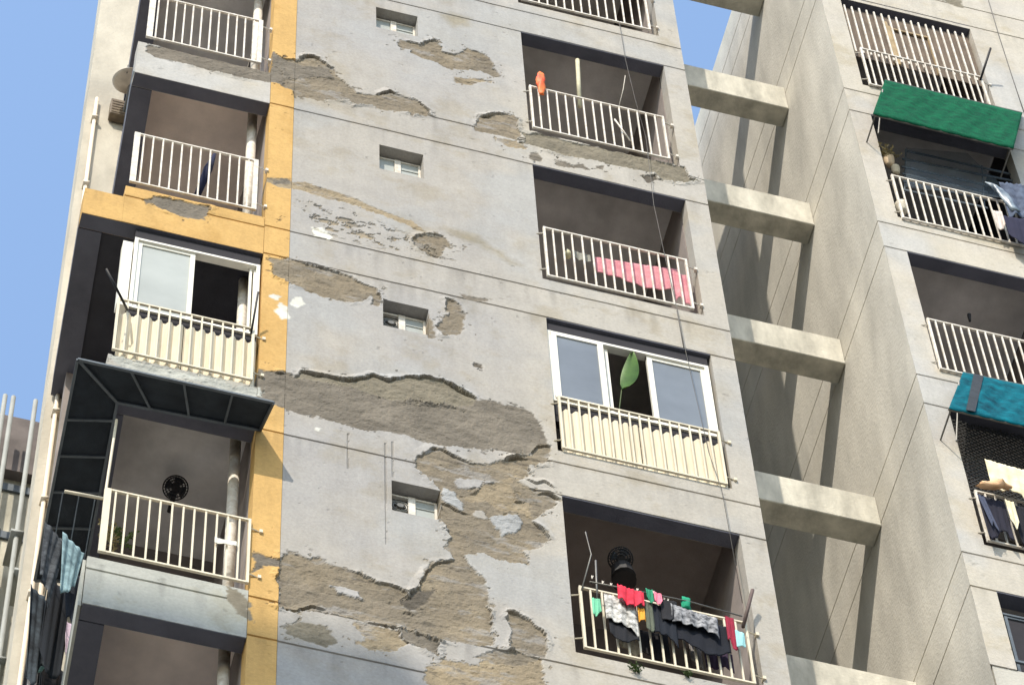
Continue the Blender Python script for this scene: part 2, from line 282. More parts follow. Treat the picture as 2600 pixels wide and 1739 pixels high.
def skin(name,x0,x1,z0,z1,parent,holes=(),depth=.2,base=('grey','warm'),gr=(),dx=.009,dz=.013,y=0.,flap=True):
    """one relief sheet of facade with its reveals"""
    xs=steps(x0,x1,dx,[h[i] for h in holes for i in(0,1)]); zs=steps(z0,z1,dz,[h[i] for h in holes for i in(2,3)]+[g+o for g in gr for o in(-.013,-.006,.006,.013)])
    nx,nz=len(xs),len(zs); X,Z=np.meshgrid(xs,zs); X=X.ravel();Z=Z.ravel()
    disp,c=facade(X,Z,(LIN[base[0]],LIN[base[1]]),gr)
    # keep the arrises straight
    V=np.stack([X,D+y+disp,Z],1)
    xm=(xs[1:]+xs[:-1])/2; zm=(zs[1:]+zs[:-1])/2; keep=np.ones((nz-1,nx-1),bool)
    for h in holes: keep&=~(((xm>h[0])&(xm<h[1]))[None,:]&((zm>h[2])&(zm<h[3]))[:,None])
    jj,ii=np.where(keep); a=jj*nx+ii; Q=np.stack([a,a+1,a+nx+1,a+nx],1)
    faces=Q.tolist(); verts=V.tolist(); cols=c.tolist(); back={}
    def bk(i):
        if i not in back:
            back[i]=len(verts); verts.append([V[i][0],D+y+depth,V[i][2]]); cols.append(c[i].tolist())
        return back[i]
    K=np.zeros((nz+1,nx+1),bool); K[1:-1,1:-1]=keep
    for j,i in zip(*np.where(K[1:-1,1:]!=K[1:-1,:-1])):            # vertical arrises
        if i==0 and not flap: continue
        p,q=j*nx+i,(j+1)*nx+i; faces.append([p,q,bk(q),bk(p)])
    for j,i in zip(*np.where(K[1:,1:-1]!=K[:-1,1:-1])):
        p,q=j*nx+i,j*nx+i+1; faces.append([p,bk(p),bk(q),q])
    me=bpy.data.meshes.new(name); me.from_pydata(verts,[],faces); me.update()
    ca=me.color_attributes.new('Col','FLOAT_COLOR','POINT'); f=np.ones((len(verts),4),np.float32); f[:,:3]=np.array(cols); ca.data.foreach_set('color',f.ravel())
    return link(name,me,PL,parent)

# ------------------------------------------------------------------ materials
m_conc=mat('concrete_cream',lin((200,190,172)),.9,nscale=2.2,namt=.07,bump=.25,bscale=40)
m_side=mat('concrete_side',lin((197,192,180)),.9,nscale=2.0,namt=.12,bump=.25,bscale=35,streak=.25)
m_beam=mat('concrete_beam',lin((196,191,176)),.9,nscale=5,namt=.16,bump=.3,bscale=30,streak=.3)
m_ceil=mat('ceiling_paint',lin((244,228,216)),.9,nscale=2,namt=.10,bump=.1)
m_ceil2=mat('ceiling_paint_grey',lin((222,219,216)),.9,nscale=2,namt=.14,bump=.1)
m_soff=mat('soffit_bluegrey',lin((96,97,107)),.9,nscale=3,namt=.1,bump=.2)  # dark blue-grey colour for beam undersides and side beams
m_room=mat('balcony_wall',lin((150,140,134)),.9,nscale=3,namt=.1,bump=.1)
m_tile=mat('floor_tile',lin((246,238,224)),.6,nscale=5,namt=.05,bump=0)
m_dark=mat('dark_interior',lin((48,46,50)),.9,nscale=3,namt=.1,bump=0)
m_white=mat('white_paint',lin((226,221,210)),.55,nscale=18,namt=.06,bump=.05,coldark=lin((196,184,166)))
m_cream=mat('cream_metal',lin((220,209,184)),.6,nscale=10,namt=.09,bump=.05,streak=.15)
m_alu=mat('aluminium_frame_white',lin((232,228,214)),.5,nscale=8,namt=.04,bump=0)
m_glass=mat('frosted_glass',lin((166,170,164)),.5,nscale=1.5,namt=.07,bump=0,spec=.4)
m_glass2=mat('tinted_glass',lin((116,122,128)),.4,nscale=1.2,namt=.10,bump=0,spec=.3)
m_black=mat('black_metal',lin((38,36,36)),.6,bump=.05)
m_mesh=mat('dark_shade_net',lin((50,57,64)),.9,nscale=5,namt=.15,bump=.3,bscale=150)
m_frame=mat('grey_steel_frame',lin((98,106,112)),.6,bump=.05)
m_pipe=mat('cream_pipe',lin((222,208,186)),.6,nscale=5,namt=.08,bump=.05,streak=.1)
m_steel=mat('dull_steel',lin((120,118,112)),.5,metal=.4,bump=.1)
m_cable=mat('grey_cable',lin((96,92,86)),.7,bump=0)
def cloth_mat(name,rgb,d=None,sc=9): return mat('cloth_'+name,lin(rgb),.95,nscale=sc,namt=.1,bump=.3,bscale=120,coldark=lin(d) if d else None)

# ------------------------------------------------------------------ ground
bm=BM(); 
g=bmesh.ops.create_grid(bm,x_segments=2,y_segments=2,size=900)
gr_=fin('ground',bm,mat('ground_paving',lin((108,106,102)),.95,nscale=.3,namt=.12,bump=.2,bscale=5)); tag(gr_,kind='structure')

# ------------------------------------------------------------------ block A
XL,XB,XP0,XP1,XR0,XR1,XA,XS=1.53,1.87,3.087,3.31,5.552,7.012,7.23,8.93
A=empty('apartment_block',(XP1,D,0),'weathered grey apartment block with peeling plaster, yellow pilaster and barred balconies','apartment building')
ZB,ZT=25.9,41.6; ZR=46.6
grA=[T(k)+o for k in range(-1,5) for o in(0,.53)]
toil=[(4.09,4.505,38.63,39.12),(4.105,4.515,35.45,35.95),(4.12,4.515,32.41,32.885),(4.17,4.56,29.36,29.825)]
rh=[(XR0,XR1,T(k)-2.33,T(k)) for k in range(0,4)]+[(XR0,XR1,T(-1)-2.33,ZT+.1),(XR0,XR1,ZB-.1,T(4))]
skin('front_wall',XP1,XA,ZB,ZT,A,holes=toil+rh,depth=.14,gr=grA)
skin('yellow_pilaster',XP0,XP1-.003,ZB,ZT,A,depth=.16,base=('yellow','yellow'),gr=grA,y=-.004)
def slabfront(nm,x0,x1,z0,z1,base,gr=(),y=0.): return skin(nm,x0,x1,z0,z1,A,depth=.14,base=base,gr=gr,y=y)
e=.003
slabfront('balcony_beam',1.835,XP0-e,T(1),36.99,('bcream','bwarm'))
slabfront('balcony_beam',XB,XP0-e,T(2)-.01,33.93,('yellow','yellow'),gr=[T(2)+.5])
slabfront('balcony_beam',XL,XB-.001,T(2)-.01,33.71,('yellow','yellow'))
slabfront('balcony_beam',1.88,XP0-e,T(3),30.86,('slab','cream'))
slabfront('balcony_beam',1.895,XP0-e,T(4)-.04,27.73,('slab','slab'),gr=[27.56])
slabfront('balcony_beam',1.85,XP0-e,T(0),T(0)+.72,('cream','warm'))
# shell: side walls, back, roof, blind parts above and below the picture
bm=BM()
box(bm,XP0,XA-.21,D+.21,D+.3,0,ZB); box(bm,XA-.2,XA-.003,D+.21,D+10,0,ZR)
box(bm,XP0,XA-.21,D+9.8,D+10,0,ZR); box(bm,XP0,XA-.003,D+.21,D+9.7,ZR-.2,ZR-.003)
box(bm,1.9,XP0-.01,D+1.5,D+1.7,0,25.9)
fin('side_wall',bm,m_side,A)
for z0_,z1_ in((0,ZB-.001),(ZT+.001,ZR)):
    bm=BM(); box(bm,XP0,XA,D+.002,D+.2,z0_,z1_); fin('front_wall_plain',bm,mat('plain_plaster',lin((168,164,158)),.9,nscale=1.5,namt=.1,bump=.2,bscale=30),A)
# recessed flank wall on the left with rain pipes
WY=1.78
def wx_(c,x,y): return at(c,x,y,WY).x
bm=BM(); wl=(at('C1',712,0,WY).x+at('C2',490,0,WY).x+at('C3',30,1568,WY).x)/3+.06
box(bm,wl-.045,3.3,D+WY,D+WY+.3,0,ZR+1)
fin('flank_wall',bm,mat('flank_plaster',lin((194,187,171)),.9,nscale=3,namt=.1,bump=.25,bscale=30,streak=.4),A)
for (xo,zt) in ((.045,at('C1',650,720,WY).z),(.115,at('Z2',540,290,WY).z),(.19,at('Z4',520,90,WY).z)):
    bm=BM(); tube(bm,[(wl+xo,D+WY-.05,0),(wl+xo,D+WY-.04,zt)],.019,10)
    for zz in np.arange(zt-.5,20,-1.5): box(bm,wl+xo-.03,wl+xo+.03,D+WY-.08,D+WY-.002,zz,zz+.04)
    fin('rain_pipe',bm,m_pipe,A,True)
# balcony interiors
def cell(x0,x1,k,back,ceilm,left_open=False,xw=None,wall=m_room,cz=.42):
    t=T(k)
    bm=BM(); box(bm,x0,x1,D+.145,D+back,t+cz,t+.60); fin('balcony_ceiling',bm,ceilm,A)
    bm=BM(); box(bm,x0,x1,D+back+.002,D+back+.1,t-2.45,t+.6)
    fl=BM(); box(fl,x0,x1,D+.145,D+back,t-2.455,t-2.40); fin('balcony_floor',fl,m_tile,A)
    if not left_open: box(bm,x0-.1,x0-.002,D+.145,D+back,t-2.45,t+cz-.002)
    box(bm,x1+.002,x1+.1,D+.165,D+back,t-2.45,t+cz-.002)
    fin('balcony_wall',bm,wall,A)
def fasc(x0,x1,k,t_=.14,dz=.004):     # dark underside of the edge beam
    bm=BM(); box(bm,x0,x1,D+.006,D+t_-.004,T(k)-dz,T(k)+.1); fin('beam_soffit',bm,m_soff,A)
for k in range(-1,5):
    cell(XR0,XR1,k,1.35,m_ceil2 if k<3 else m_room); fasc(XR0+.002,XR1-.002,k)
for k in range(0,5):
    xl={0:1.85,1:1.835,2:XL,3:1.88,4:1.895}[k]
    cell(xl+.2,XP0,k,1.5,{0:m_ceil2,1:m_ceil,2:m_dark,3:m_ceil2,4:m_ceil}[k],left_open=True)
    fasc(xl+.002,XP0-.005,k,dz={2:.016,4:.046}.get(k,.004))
    # side beam running back from the corner
    bm=BM(); sx=.115; w={2:.2}.get(k,.19); zt={2:33.71}.get(k,T(k)+.6)
    vs_=[]; 
    L=1.75
    for (yy,off) in((.145,0),(L,sx)):
        for xx in(xl,xl+w+ (0 if k!=2 else 0)):
            for zz in(T(k)-{2:.0165,4:.0465}.get(k,.0045),zt-.01): vs_.append(bm.verts.new((xx+off*1.0,D+yy,zz)))
    for q in((0,1,3,2),(4,6,7,5),(0,4,5,1),(2,3,7,6),(0,2,6,4),(1,5,7,3)): bm.faces.new([vs_[i] for i in q])
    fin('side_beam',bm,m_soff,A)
    if k==4:
        bm=BM(); v=[bm.verts.new((xl+a+o_,D+yy,zz)) for yy,o_ in((.02,-.006),(1.7,sx-.006)) for a in(-.022,.0) for zz in(T(k)-.05,zt-.02)]
        for q in((0,1,3,2),(4,6,7,5),(0,4,5,1),(2,3,7,6),(0,2,6,4),(1,5,7,3)): bm.faces.new([v[i] for i in q])
        fin('side_beam_edge',bm,mat('concrete_grey',lin((176,176,166)),.9,bump=.2),A)
# floor-wide underside of the big yellow slab
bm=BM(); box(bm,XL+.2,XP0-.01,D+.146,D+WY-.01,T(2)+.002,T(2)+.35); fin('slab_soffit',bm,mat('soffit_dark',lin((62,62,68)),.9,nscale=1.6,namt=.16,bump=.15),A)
# white drain pipe standing inside the left balconies
for k in range(0,5):
    t=T(k); bm=BM(); p=at('C1',1815,1165,.32) if k==1 else None
    x=2.99; tube(bm,[(x,D+.3,t-2.4),(x,D+.3,t+.4)],.045,12); fin('drain_pipe',bm,m_white,A,True)

# ------------------------------------------------------------------ railings
def railing(par,x0,x1,z0,z1,y,n,mt,post=(.018,.018),rail=.02,bars=.014,brk=True,below=False,only=None):
    bm=BM(); w=rail
    box(bm,x0,x1,y-w/2,y+w/2,z1-w,z1); box(bm,x0,x1,y-w/2,y+w/2,z0,z0+w)
    box(bm,x0-.002,x0+post[0],y-w/2-.002,y+w/2+.002,z0-.001,z1+.001); box(bm,x1-post[1],x1+.002,y-w/2-.002,y+w/2+.002,z0-.001,z1+.001)
    if brk:
        for zz in(z0+.14,z1-.12):
            tube(bm,[(x1,y,zz),(x1+.085,y+.02,zz)],.007,6); box(bm,x1+.07,x1+.095,y,y+.04,zz-.02,zz+.02)
            if x0>3: tube(bm,[(x0,y,zz),(x0-.06,y+.02,zz)],.007,6)
    r=fin('railing',bm,mt,par); first=None
    for i in range(1,n+1):
        x=x0+(x1-x0)*i/(n+1)
        if first is None:
            bm=BM(); box(bm,x-bars/2,x+bars/2,y-bars/2,y+bars/2,z0+w,z1-w); first=fin('baluster',bm,mt,r); bx=x; o=first
        else:
            o=first.copy(); col.objects.link(o); o.parent=r; o.location=Vector(first.location)+Vector((x-bx+random.uniform(-.003,.003),random.uniform(-.002,.002),0))
        if random.random()<.7: o.rotation_euler=(0,0,random.uniform(-.25,.25)*0)
    return r
yr=D-.02
railing(A,1.90,2.98,37.085,38.07,yr,12,m_white,(.055,.04))
railing(A,1.895,3.0,33.98,34.975,yr,12,m_white,(.05,.04))
railing(A,1.905,3.035,30.9,31.79,yr,12,m_cream,(.02,.02))
railing(A,1.965,3.075,27.79,28.71,yr,12,m_cream,(.05,.018))
railing(A,5.585,6.92,40.13,41.1,yr,14,m_white)
railing(A,5.58,6.91,37.075,38.03,yr,14,m_white)
railing(A,5.59,6.915,34.0,34.965,yr,14,m_white)
railing(A,5.585,6.965,30.92,31.80,yr,15,m_cream)
railing(A,5.615,6.935,27.9,28.78,yr,14,m_cream)
# corrugated privacy sheets behind two of the railings
def corr(par,x0,x1,z0,z1,y,n,mt):
    bm=BM(); N=n*8; a=[];b=[]
    for i in range(N+1):
        x=x0+(x1-x0)*i/N; ph=(i/8)%1; d=.014*min(1,max(-1,1.6*math.sin(2*math.pi*ph)))
        a.append(bm.verts.new((x,y+d,z0))); b.append(bm.verts.new((x,y+d,z1)))
    for i in range(N): bm.faces.new((a[i],a[i+1],b[i+1],b[i]))
    o=fin('corrugated_panel',bm,mt,par); s=o.modifiers.new('t','SOLIDIFY'); s.thickness=.003; return o
bm=BM(); box(bm,2.0,3.07,D+.05,D+.12,31.5,31.785); fin('sill_shade_box',bm,m_dark,A)  # added dark boxes stand in for the shade below the window frames
bm=BM(); box(bm,5.56,6.985,D+.05,D+.12,31.5,31.81); fin('sill_shade_box',bm,m_dark,A)
corr(A,1.935,2.46,30.84,31.63,D+.02,6,m_cream); corr(A,2.47,3.06,30.84,31.63,D+.022,7,m_cream)
corr(A,5.60,6.27,30.895,31.65,D+.02,8,m_cream); corr(A,6.28,6.985,30.895,31.65,D+.022,8,m_cream)

# ------------------------------------------------------------------ enclosed balcony windows
def window(par,X0,X1,Z0,Z1,y,sashes,t=.035,fd=.07):
    bm=BM(); box(bm,X0,X1,y,y+fd,Z1-t,Z1); box(bm,X0,X1,y,y+fd,Z0,Z0+t); box(bm,X0,X0+t,y-.002,y+fd+.002,Z0+.001,Z1-.001); box(bm,X1-t,X1,y-.002,y+fd+.002,Z0+.001,Z1-.001)
    w=fin('window',bm,m_alu,par)
    for (a,b,yo,st,gm) in sashes:
        bm=BM(); z0,z1=Z0+t,Z1-t
        box(bm,a,b,y+yo,y+yo+.03,z1-st,z1); box(bm,a,b,y+yo,y+yo+.03,z0,z0+st); box(bm,a,a+st,y+yo-.002,y+yo+.032,z0+.001,z1-.001); box(bm,b-st,b,y+yo-.002,y+yo+.032,z0+.001,z1-.001)
        fin('sash',bm,m_alu,w)
        if gm: bm=BM(); box(bm,a+st*.9,b-st*.9,y+yo+.012,y+yo+.018,z0+st*.9,z1-st*.9); fin('pane',bm,gm,w)
    return w
window(A,2.0,3.07,31.79,33.06,D+.03,[(2.03,2.52,.02,.04,m_glass),(2.99,3.045,.04,.02,None)],t=.03)
bm=BM(); box(bm,1.905,1.99,D+.03,D+.12,31.8,32.95); fin('window_side_panel',bm,m_alu,A)
g0=at('D2',745,870).x
window(A,5.56,6.985,31.815,33.07,D+.03,[(5.585,6.045,-.012,.05,m_glass2),(6.03,6.10,.04,.03,None),(6.44,6.96,.02,.045,m_glass2)],t=.035)
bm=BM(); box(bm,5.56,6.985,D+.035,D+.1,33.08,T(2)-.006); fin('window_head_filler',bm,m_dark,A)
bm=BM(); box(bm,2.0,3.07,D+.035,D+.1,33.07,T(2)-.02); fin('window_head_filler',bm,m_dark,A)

# ------------------------------------------------------------------ bathroom windows
def bath(h,fan,broken=False):
    x0,x1,z0,z1=h; y=D+.10
    bm=BM(); t=.022; xm=(x0+x1)/2-.01; zt=z1-.03
    box(bm,x0+.004,x1-.004,y,y+.03,zt-t,zt); box(bm,x0+.004,x1-.004,y,y+.03,z0+.002,z0+t+.002); box(bm,x0+.002,x0+t,y-.002,y+.032,z0+.003,zt-.001); box(bm,x1-t,x1-.002,y-.002,y+.032,z0+.003,zt-.001)
    box(bm,xm-.028,xm+.028,y-.006,y+.034,z0+.004,zt-.002)
    w=fin('bathroom_window',bm,m_white,A)
    bm=BM()
    box(bm,xm+.03,x1-t-.001,y+.010,y+.016,z0+t+.003,zt-t-.001)
    if not fan: box(bm,x0+t+.001,xm-.03,y+.012,y+.018,z0+t+.003,zt-t-.001)
    for zz in(z0+.17,z0+.30): box(bm,xm+.03,x1-t-.001,y+.002,y+.009,zz,zz+.006)
    fin('pane',bm,m_glass,w)
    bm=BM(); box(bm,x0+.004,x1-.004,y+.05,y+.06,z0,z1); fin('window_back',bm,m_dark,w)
    if fan:
        cx=(x0+xm)/2; cz=z0+.27; bm=BM()
        box(bm,x0+t+.002,xm-.03,y+.03,y+.045,z0+.03,z1-.06)
        n=20
        ring=lambda r,yy:[Vector((cx+r*math.cos(2*math.pi*i/n),yy,cz+r*math.sin(2*math.pi*i/n))) for i in range(n+1)]
        for r in(.075,.055): tube(bm,ring(r,y+.005),.006,6,cap=False)
        tube(bm,[(cx,y-.01,cz),(cx,y+.03,cz)],.028,12)
        for i in range(5):
            a=2*math.pi*i/5; bar(bm,(cx,y+.015,cz),(cx+.06*math.cos(a),y+.015,cz+.06*math.sin(a)),.026,.004)
        f=fin('exhaust_fan',bm,m_steel,w)
        bm=BM(); box(bm,x0+.03,xm-.03,y-.012,y-.003,z0+.06,z0+.085); fin('sill_bar',bm,m_white,w)
for i,h in enumerate(toil): bath(h,i>=2)

# ------------------------------------------------------------------ connecting beams
ZBM=[(44.98,45.5),(42.0,42.54),(39.18,39.68),(36.21,36.7),(33.18,33.68),(30.13,30.62)]
bl=['top concrete beam bridging the gap, cut by the upper edge of the photo','second concrete beam from the top, under the open sky in the gap','third concrete beam from the top between the two blocks, beside the green awning level','fourth concrete beam from the top, level with the enclosed window bay','fifth concrete beam from the top, striped with pale drips','lowest concrete beam, cut by the bottom edge beside the laundry balcony']
for i,(z0,z1) in enumerate(ZBM):
    bm=BM(); box(bm,XA+.002,XS-.002,D+1.22,D+1.45,z0,z1,.008); bmesh.ops.subdivide_edges(bm,edges=bm.edges[:],cuts=0)
    o=fin('connecting_beam',bm,m_beam); tag(o,bl[i],'concrete beam','beams between the two blocks')

# ------------------------------------------------------------------ block B
Bk=empty('apartment_block',(XS,D,0),'beige apartment block on the right with a blank side wall and green awnings','apartment building')
# side wall, drawn as a grooved profile
bm=BM(); prof=[(0,0)]; gz=sorted([T(k)+o for k in range(-2,6) for o in(0,.53)])
for g_ in gz:
    if g_<ZR-.1: prof+=[(0,g_-.012),(.014,g_-.008),(.014,g_+.008),(0,g_+.012)]
prof.append((0,ZR)); ys=[D+.001,D+1.2,D+3,D+5,D+9]
cols_=[[bm.verts.new((XS+a,y,z)) for a,z in prof] for y in ys]
for c0,c1 in zip(cols_[:-1],cols_[1:]):
    for i in range(len(prof)-1): bm.faces.new((c0[i],c1[i],c1[i+1],c0[i+1]))
fin('side_wall',bm,m_side,Bk)
bm=BM(); box(bm,XS+.02,13,D+8.9,D+9,0,ZR-.01); box(bm,XS+.02,13,D+.22,D+8.8,ZR-.25,ZR-.01); box(bm,XS+.02,13,D+.01,D+.2,0,29.0); box(bm,XS+.02,13,D+.01,D+.2,44.2,ZR-.01); fin('rear_shell',bm,m_side,Bk)
BX0,BX1=9.152,10.6
bh=[(BX0,BX1,max(T(k)-2.33,29.0-.1 if k==3 else 0),T(k)-(.08 if k==-1 else 0)) for k in(-1,0,1,2,3)]
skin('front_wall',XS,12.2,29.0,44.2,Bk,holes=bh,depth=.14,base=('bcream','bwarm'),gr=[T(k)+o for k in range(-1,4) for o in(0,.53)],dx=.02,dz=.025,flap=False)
for k in(-1,0,1,2,3):
    t=T(k)-(.08 if k==-1 else 0)
    bm=BM(); box(bm,BX0,BX1,D+.145,D+1.35,t+.42,t+.6); fin('balcony_ceiling',bm,m_ceil2,Bk)
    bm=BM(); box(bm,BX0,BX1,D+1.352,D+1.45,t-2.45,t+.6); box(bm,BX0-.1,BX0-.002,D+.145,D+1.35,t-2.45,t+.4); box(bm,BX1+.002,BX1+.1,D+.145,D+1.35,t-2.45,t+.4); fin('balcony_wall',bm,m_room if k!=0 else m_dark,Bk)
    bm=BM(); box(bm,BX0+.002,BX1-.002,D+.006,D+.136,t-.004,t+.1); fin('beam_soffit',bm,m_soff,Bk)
railing(Bk,9.215,10.53,40.08,41.0,yr,16,m_white)
railing(Bk,9.185,10.50,36.98,37.93,yr,15,m_white)
railing(Bk,9.16,10.50,33.93,34.90,yr,16,m_white)
railing(Bk,9.18,10.50,30.95,31.78,yr,14,m_white)
# shutter grille above the top right railing
bm=BM(); 
zt=T(-1)-.14; box(bm,BX0+.01,BX1-.01,D+.075,D+.085,41.0,zt); sh=fin('window_shutter',bm,mat('brown_shutter',lin((112,98,84)),.8,nscale=12,namt=.2,streak=.2,bump=.2),Bk)
for i in range(17):
    x=BX0+.04+i*.082; bm=BM(); box(bm,x-.008,x+.008,D+.02,D+.036,41.0,zt-.06); fin('grille_bar',bm,m_white,sh)
bm=BM(); 
box(bm,9.66,9.69,D+.05,D+.07,41.0,42.0); box(bm,10.09,10.12,D+.05,D+.07,41.0,41.95); box(bm,9.69,10.09,D+.05,D+.07,41.93,41.96); box(bm,9.62,9.66,D+.05,D+.07,41.0,42.1)
fin('shutter_frame',bm,mat('ochre_wood',lin((168,148,114)),.7,bump=.1),sh)
# windows at lower right
w_=window(Bk,BX0+.01,10.58,28.9,T(3)-.16,D+.09,[(9.22,9.5,.01,.025,m_dark),(9.54,9.9,.02,.03,m_glass2)],t=.025)
for q in [w_]+[c_ for c_ in bpy.data.objects if c_.parent==w_ and c_.name.startswith('sash')]: q.data.materials[0]=m_frame
bm=BM(); box(bm,BX0+.01,BX1,D+.03,D+.05,29.18,29.21); box(bm,BX0+.01,BX1,D+.03,D+.05,29.0,29.02); fin('window_bar',bm,m_frame,Bk)

# ------------------------------------------------------------------ awnings
def awning(name,label,x0,x1,zw,zo,p,mt,slats=0,side=True,frame=m_steel,ztop=None):
    """sloping sheet from the wall (x0..x1 at zw) out to the front edge (zo), p in front of the wall"""
    r=empty(name,((x0+x1)/2,D,zw),label,'awning','awnings over the balconies')
    nx,ny=40,10; bm=BM(); g=[]
    for j in range(ny+1):
        row=[]
        for i in range(nx+1):
            u=i/nx; v=j/ny; sag=-.018*math.sin(math.pi*v)*abs(math.sin(math.pi*u*3))+.006*math.sin(u*61+v*9)
            row.append(bm.verts.new((x0+(x1-x0)*u,D-.02-p*v,zw+(zo-zw)*v+sag)))
        g.append(row)
    for j in range(ny):
        for i in range(nx): bm.faces.new((g[j][i],g[j][i+1],g[j+1][i+1],g[j+1][i]))
    o=fin('awning_sheet',bm,mt,r,True); s=o.modifiers.new('t','SOLIDIFY'); s.thickness=.006
    bm=BM()
    bar(bm,(x0,D-.02-p,zo-.012),(x1,D-.02-p,zo-.012),.018); bar(bm,(x0,D-.012,zw-.02),(x1,D-.012,zw-.02),.018)
    for x in[x0+.01,x1-.01]+[x0+(x1-x0)*(i+1)/(slats+1) for i in range(slats)]: bar(bm,(x,D-.02,zw-.03),(x,D-.02-p,zo-.022),.014)
    fin('awning_frame',bm,frame,r); return r
AG=mat('green_tarpaulin',lin((2,86,56)),.9,nscale=12,namt=.2,bump=.5,bscale=60,coldark=lin((2,62,44)),spec=.1)
AT=mat('teal_tarpaulin',lin((0,98,112)),.9,nscale=7,namt=.18,bump=.4,bscale=40,coldark=lin((2,62,76)),spec=.1)
# green: outer edge seen low, wall edge high
pW0=at('D4',970,570); pO=at('D4',1880,1060)
def awn_px(name,label,c1,c2,c3,c4,p,mt,slats,fr=m_steel,close=True):
    """corners: wall-left, wall-right, outer-left, outer-right as seen in the photo"""
    a=at(*c1,-.02);b=at(*c2,-.02);c=at(*c3,-p);d=at(*c4,-p)
    r=empty(name,(a+b)/2,label,'awning','awnings over the balconies')
    nx,ny=48,12; bm=BM(); g=[]
    for j in range(ny+1):
        row=[]
        for i in range(nx+1):
            u=i/nx;v=j/ny; q=(a*(1-u)+b*u)*(1-v)+(c*(1-u)+d*u)*v
            q.z+=-.02*math.sin(math.pi*v)*abs(math.sin(math.pi*u*(slats+1)))+.004*math.sin(u*71+v*8)
            if v>.99: q.z-=.008*abs(math.sin(u*40))
            row.append(bm.verts.new(q))
        g.append(row)
    for j in range(ny):
        for i in range(nx): bm.faces.new((g[j][i],g[j][i+1],g[j+1][i+1],g[j+1][i]))
    o=fin('awning_sheet',bm,mt,r,True); s=o.modifiers.new('t','SOLIDIFY'); s.thickness=.006
    bm=BM(); dn=Vector((0,0,-.014))
    bar(bm,a+dn,b+dn,.016); bar(bm,c+dn,d+dn,.016)
    for i in range(slats+2):
        u=i/(slats+1); bar(bm,(a*(1-u)+b*u)+dn,(c*(1-u)+d*u)+dn,.014)
    fin('awning_frame',bm,fr,r)
    return r,a,b,c,d
# ---- the green and teal awnings slope down and out: we see the sunlit top only through the steep slope, so build them as drop awnings
def drop(name,label,c_tl,c_tr,c_bl,c_br,p,mt,stay,seams=()):
    a=at(*c_tl,-.03);b=at(*c_tr,-.03);c=at(*c_bl,-p);d=at(*c_br,-p)
    r=empty(name,(a+b)/2,label,'awning','awnings over the balconies')
    nx,ny=60,16; bm=BM(); g=[]
    for j in range(ny+1):
        row=[]
        for i in range(nx+1):
            u=i/nx;v=j/ny; q=(a*(1-u)+b*u)*(1-v)+(c*(1-u)+d*u)*v
            n=.012*math.sin(u*17+1)*math.sin(math.pi*v)+.006*math.sin(u*53+v*11)*math.sin(math.pi*v)
            q.y+=n
            if v>.95: q.z+=-.015*abs(math.sin(u*26))
            row.append(bm.verts.new(q))
        g.append(row)
    for j in range(ny):
        for i in range(nx): bm.faces.new((g[j][i],g[j][i+1],g[j+1][i+1],g[j+1][i]))
    o=fin('awning_sheet',bm,mt,r,True); s=o.modifiers.new('t','SOLIDIFY'); s.thickness=.006
    bm=BM(); tube(bm,[a,b],.011,8); tube(bm,[c+Vector((0,.01,0)),d+Vector((0,.01,0))],.011,8)
    for u in(0.02,.98):
        o_=(c*(1-u)+d*u); w=(a*(1-u)+b*u); wall=Vector((o_.x,D+.02,o_.z-.02)); tube(bm,[o_+Vector((0,.012,0)),wall],.008,6)
    if stay:
        for s0,s1 in stay: tube(bm,[s0,s1],.009,6)
    fin('awning_frame',bm,m_steel,r); return r
drop('awning','emerald green tarpaulin awning over the cluttered balcony at upper right',('D4',970,572),('D4',1948,806),('D4',885,812),('D4',1885,1058),.30,AG,
     [(at('D4',955,640,-.12),at('D4',925,950,-.1))])
drop('awning','teal tarpaulin awning with a dark seam above the lattice balcony at right edge',('D5',1525,1080),('D5',2300,1245),('D5',1425,1335),('D5',2260,1530),.30,AT,
     [(at('D5',1498,1150,-.12),at('D5',1480,1568,-.1))])
# dark patched strip on the teal awning
bm=BM(); a_=[at('D5',x,y,dd) for x,y,dd in((1600,1095,-.045),(1670,1112,-.045),(1610,1365,-.315),(1545,1352,-.315))]; bm.faces.new([bm.verts.new(p+Vector((0,-.012,0))) for p in a_]); 
o=fin('awning_patch',bm,m_mesh,[q for q in bpy.data.objects if q.name.startswith('awning') and q.type=='EMPTY'][-1]); o.modifiers.new('t','SOLIDIFY').thickness=.004

# ---- the dark net canopy wrapping the lower left balcony
cn=empty('balcony_canopy',(2.4,D,30.1),'dark net canopy on a steel frame wrapping the lower left balcony','canopy','awnings over the balconies')
p=.37
oL=at('Z2',550,1175,-p); oR=at('C2',1945,1330,-p); zO=(oL.z+oR.z)/2; zW=T(3)-.02
OL=Vector((oL.x,D-p,zO)); OR=Vector((oR.x,D-p,zO)); wL=Vector((1.99,D-.01,zW-.08)); wR=Vector((3.12,D-.01,zW-.02))
e1=Vector((atx('Z3',240,850,1).x,0,0)); yb=1.62
bL=at('Z3',243,852,yb); BL=Vector((bL.x,D+yb,zO+.0)); bI=Vector((wL.x+.09,D+yb,zW-.08))
up=Vector((0,0,.02))
bm=BM()
def quad(bm,*q): bm.faces.new([bm.verts.new(v) for v in q])
quad(bm,OL+up,OR+up,wR+up,wL+up); quad(bm,OL+up,wL+up,bI+up,BL+up)
o=fin('shade_net',bm,m_mesh,cn); o.modifiers.new('t','SOLIDIFY').thickness=.005
bm=BM(); W=.022
for s0,s1 in((OL,OR),(wL,wR),(OL,wL),(OR,wR),(OL,BL),(wL,bI),(BL,bI)): bar(bm,s0,s1,W)
for u in(.25,.52,.77): bar(bm,OL.lerp(OR,u+.02),wL.lerp(wR,u-.02),W*.8)
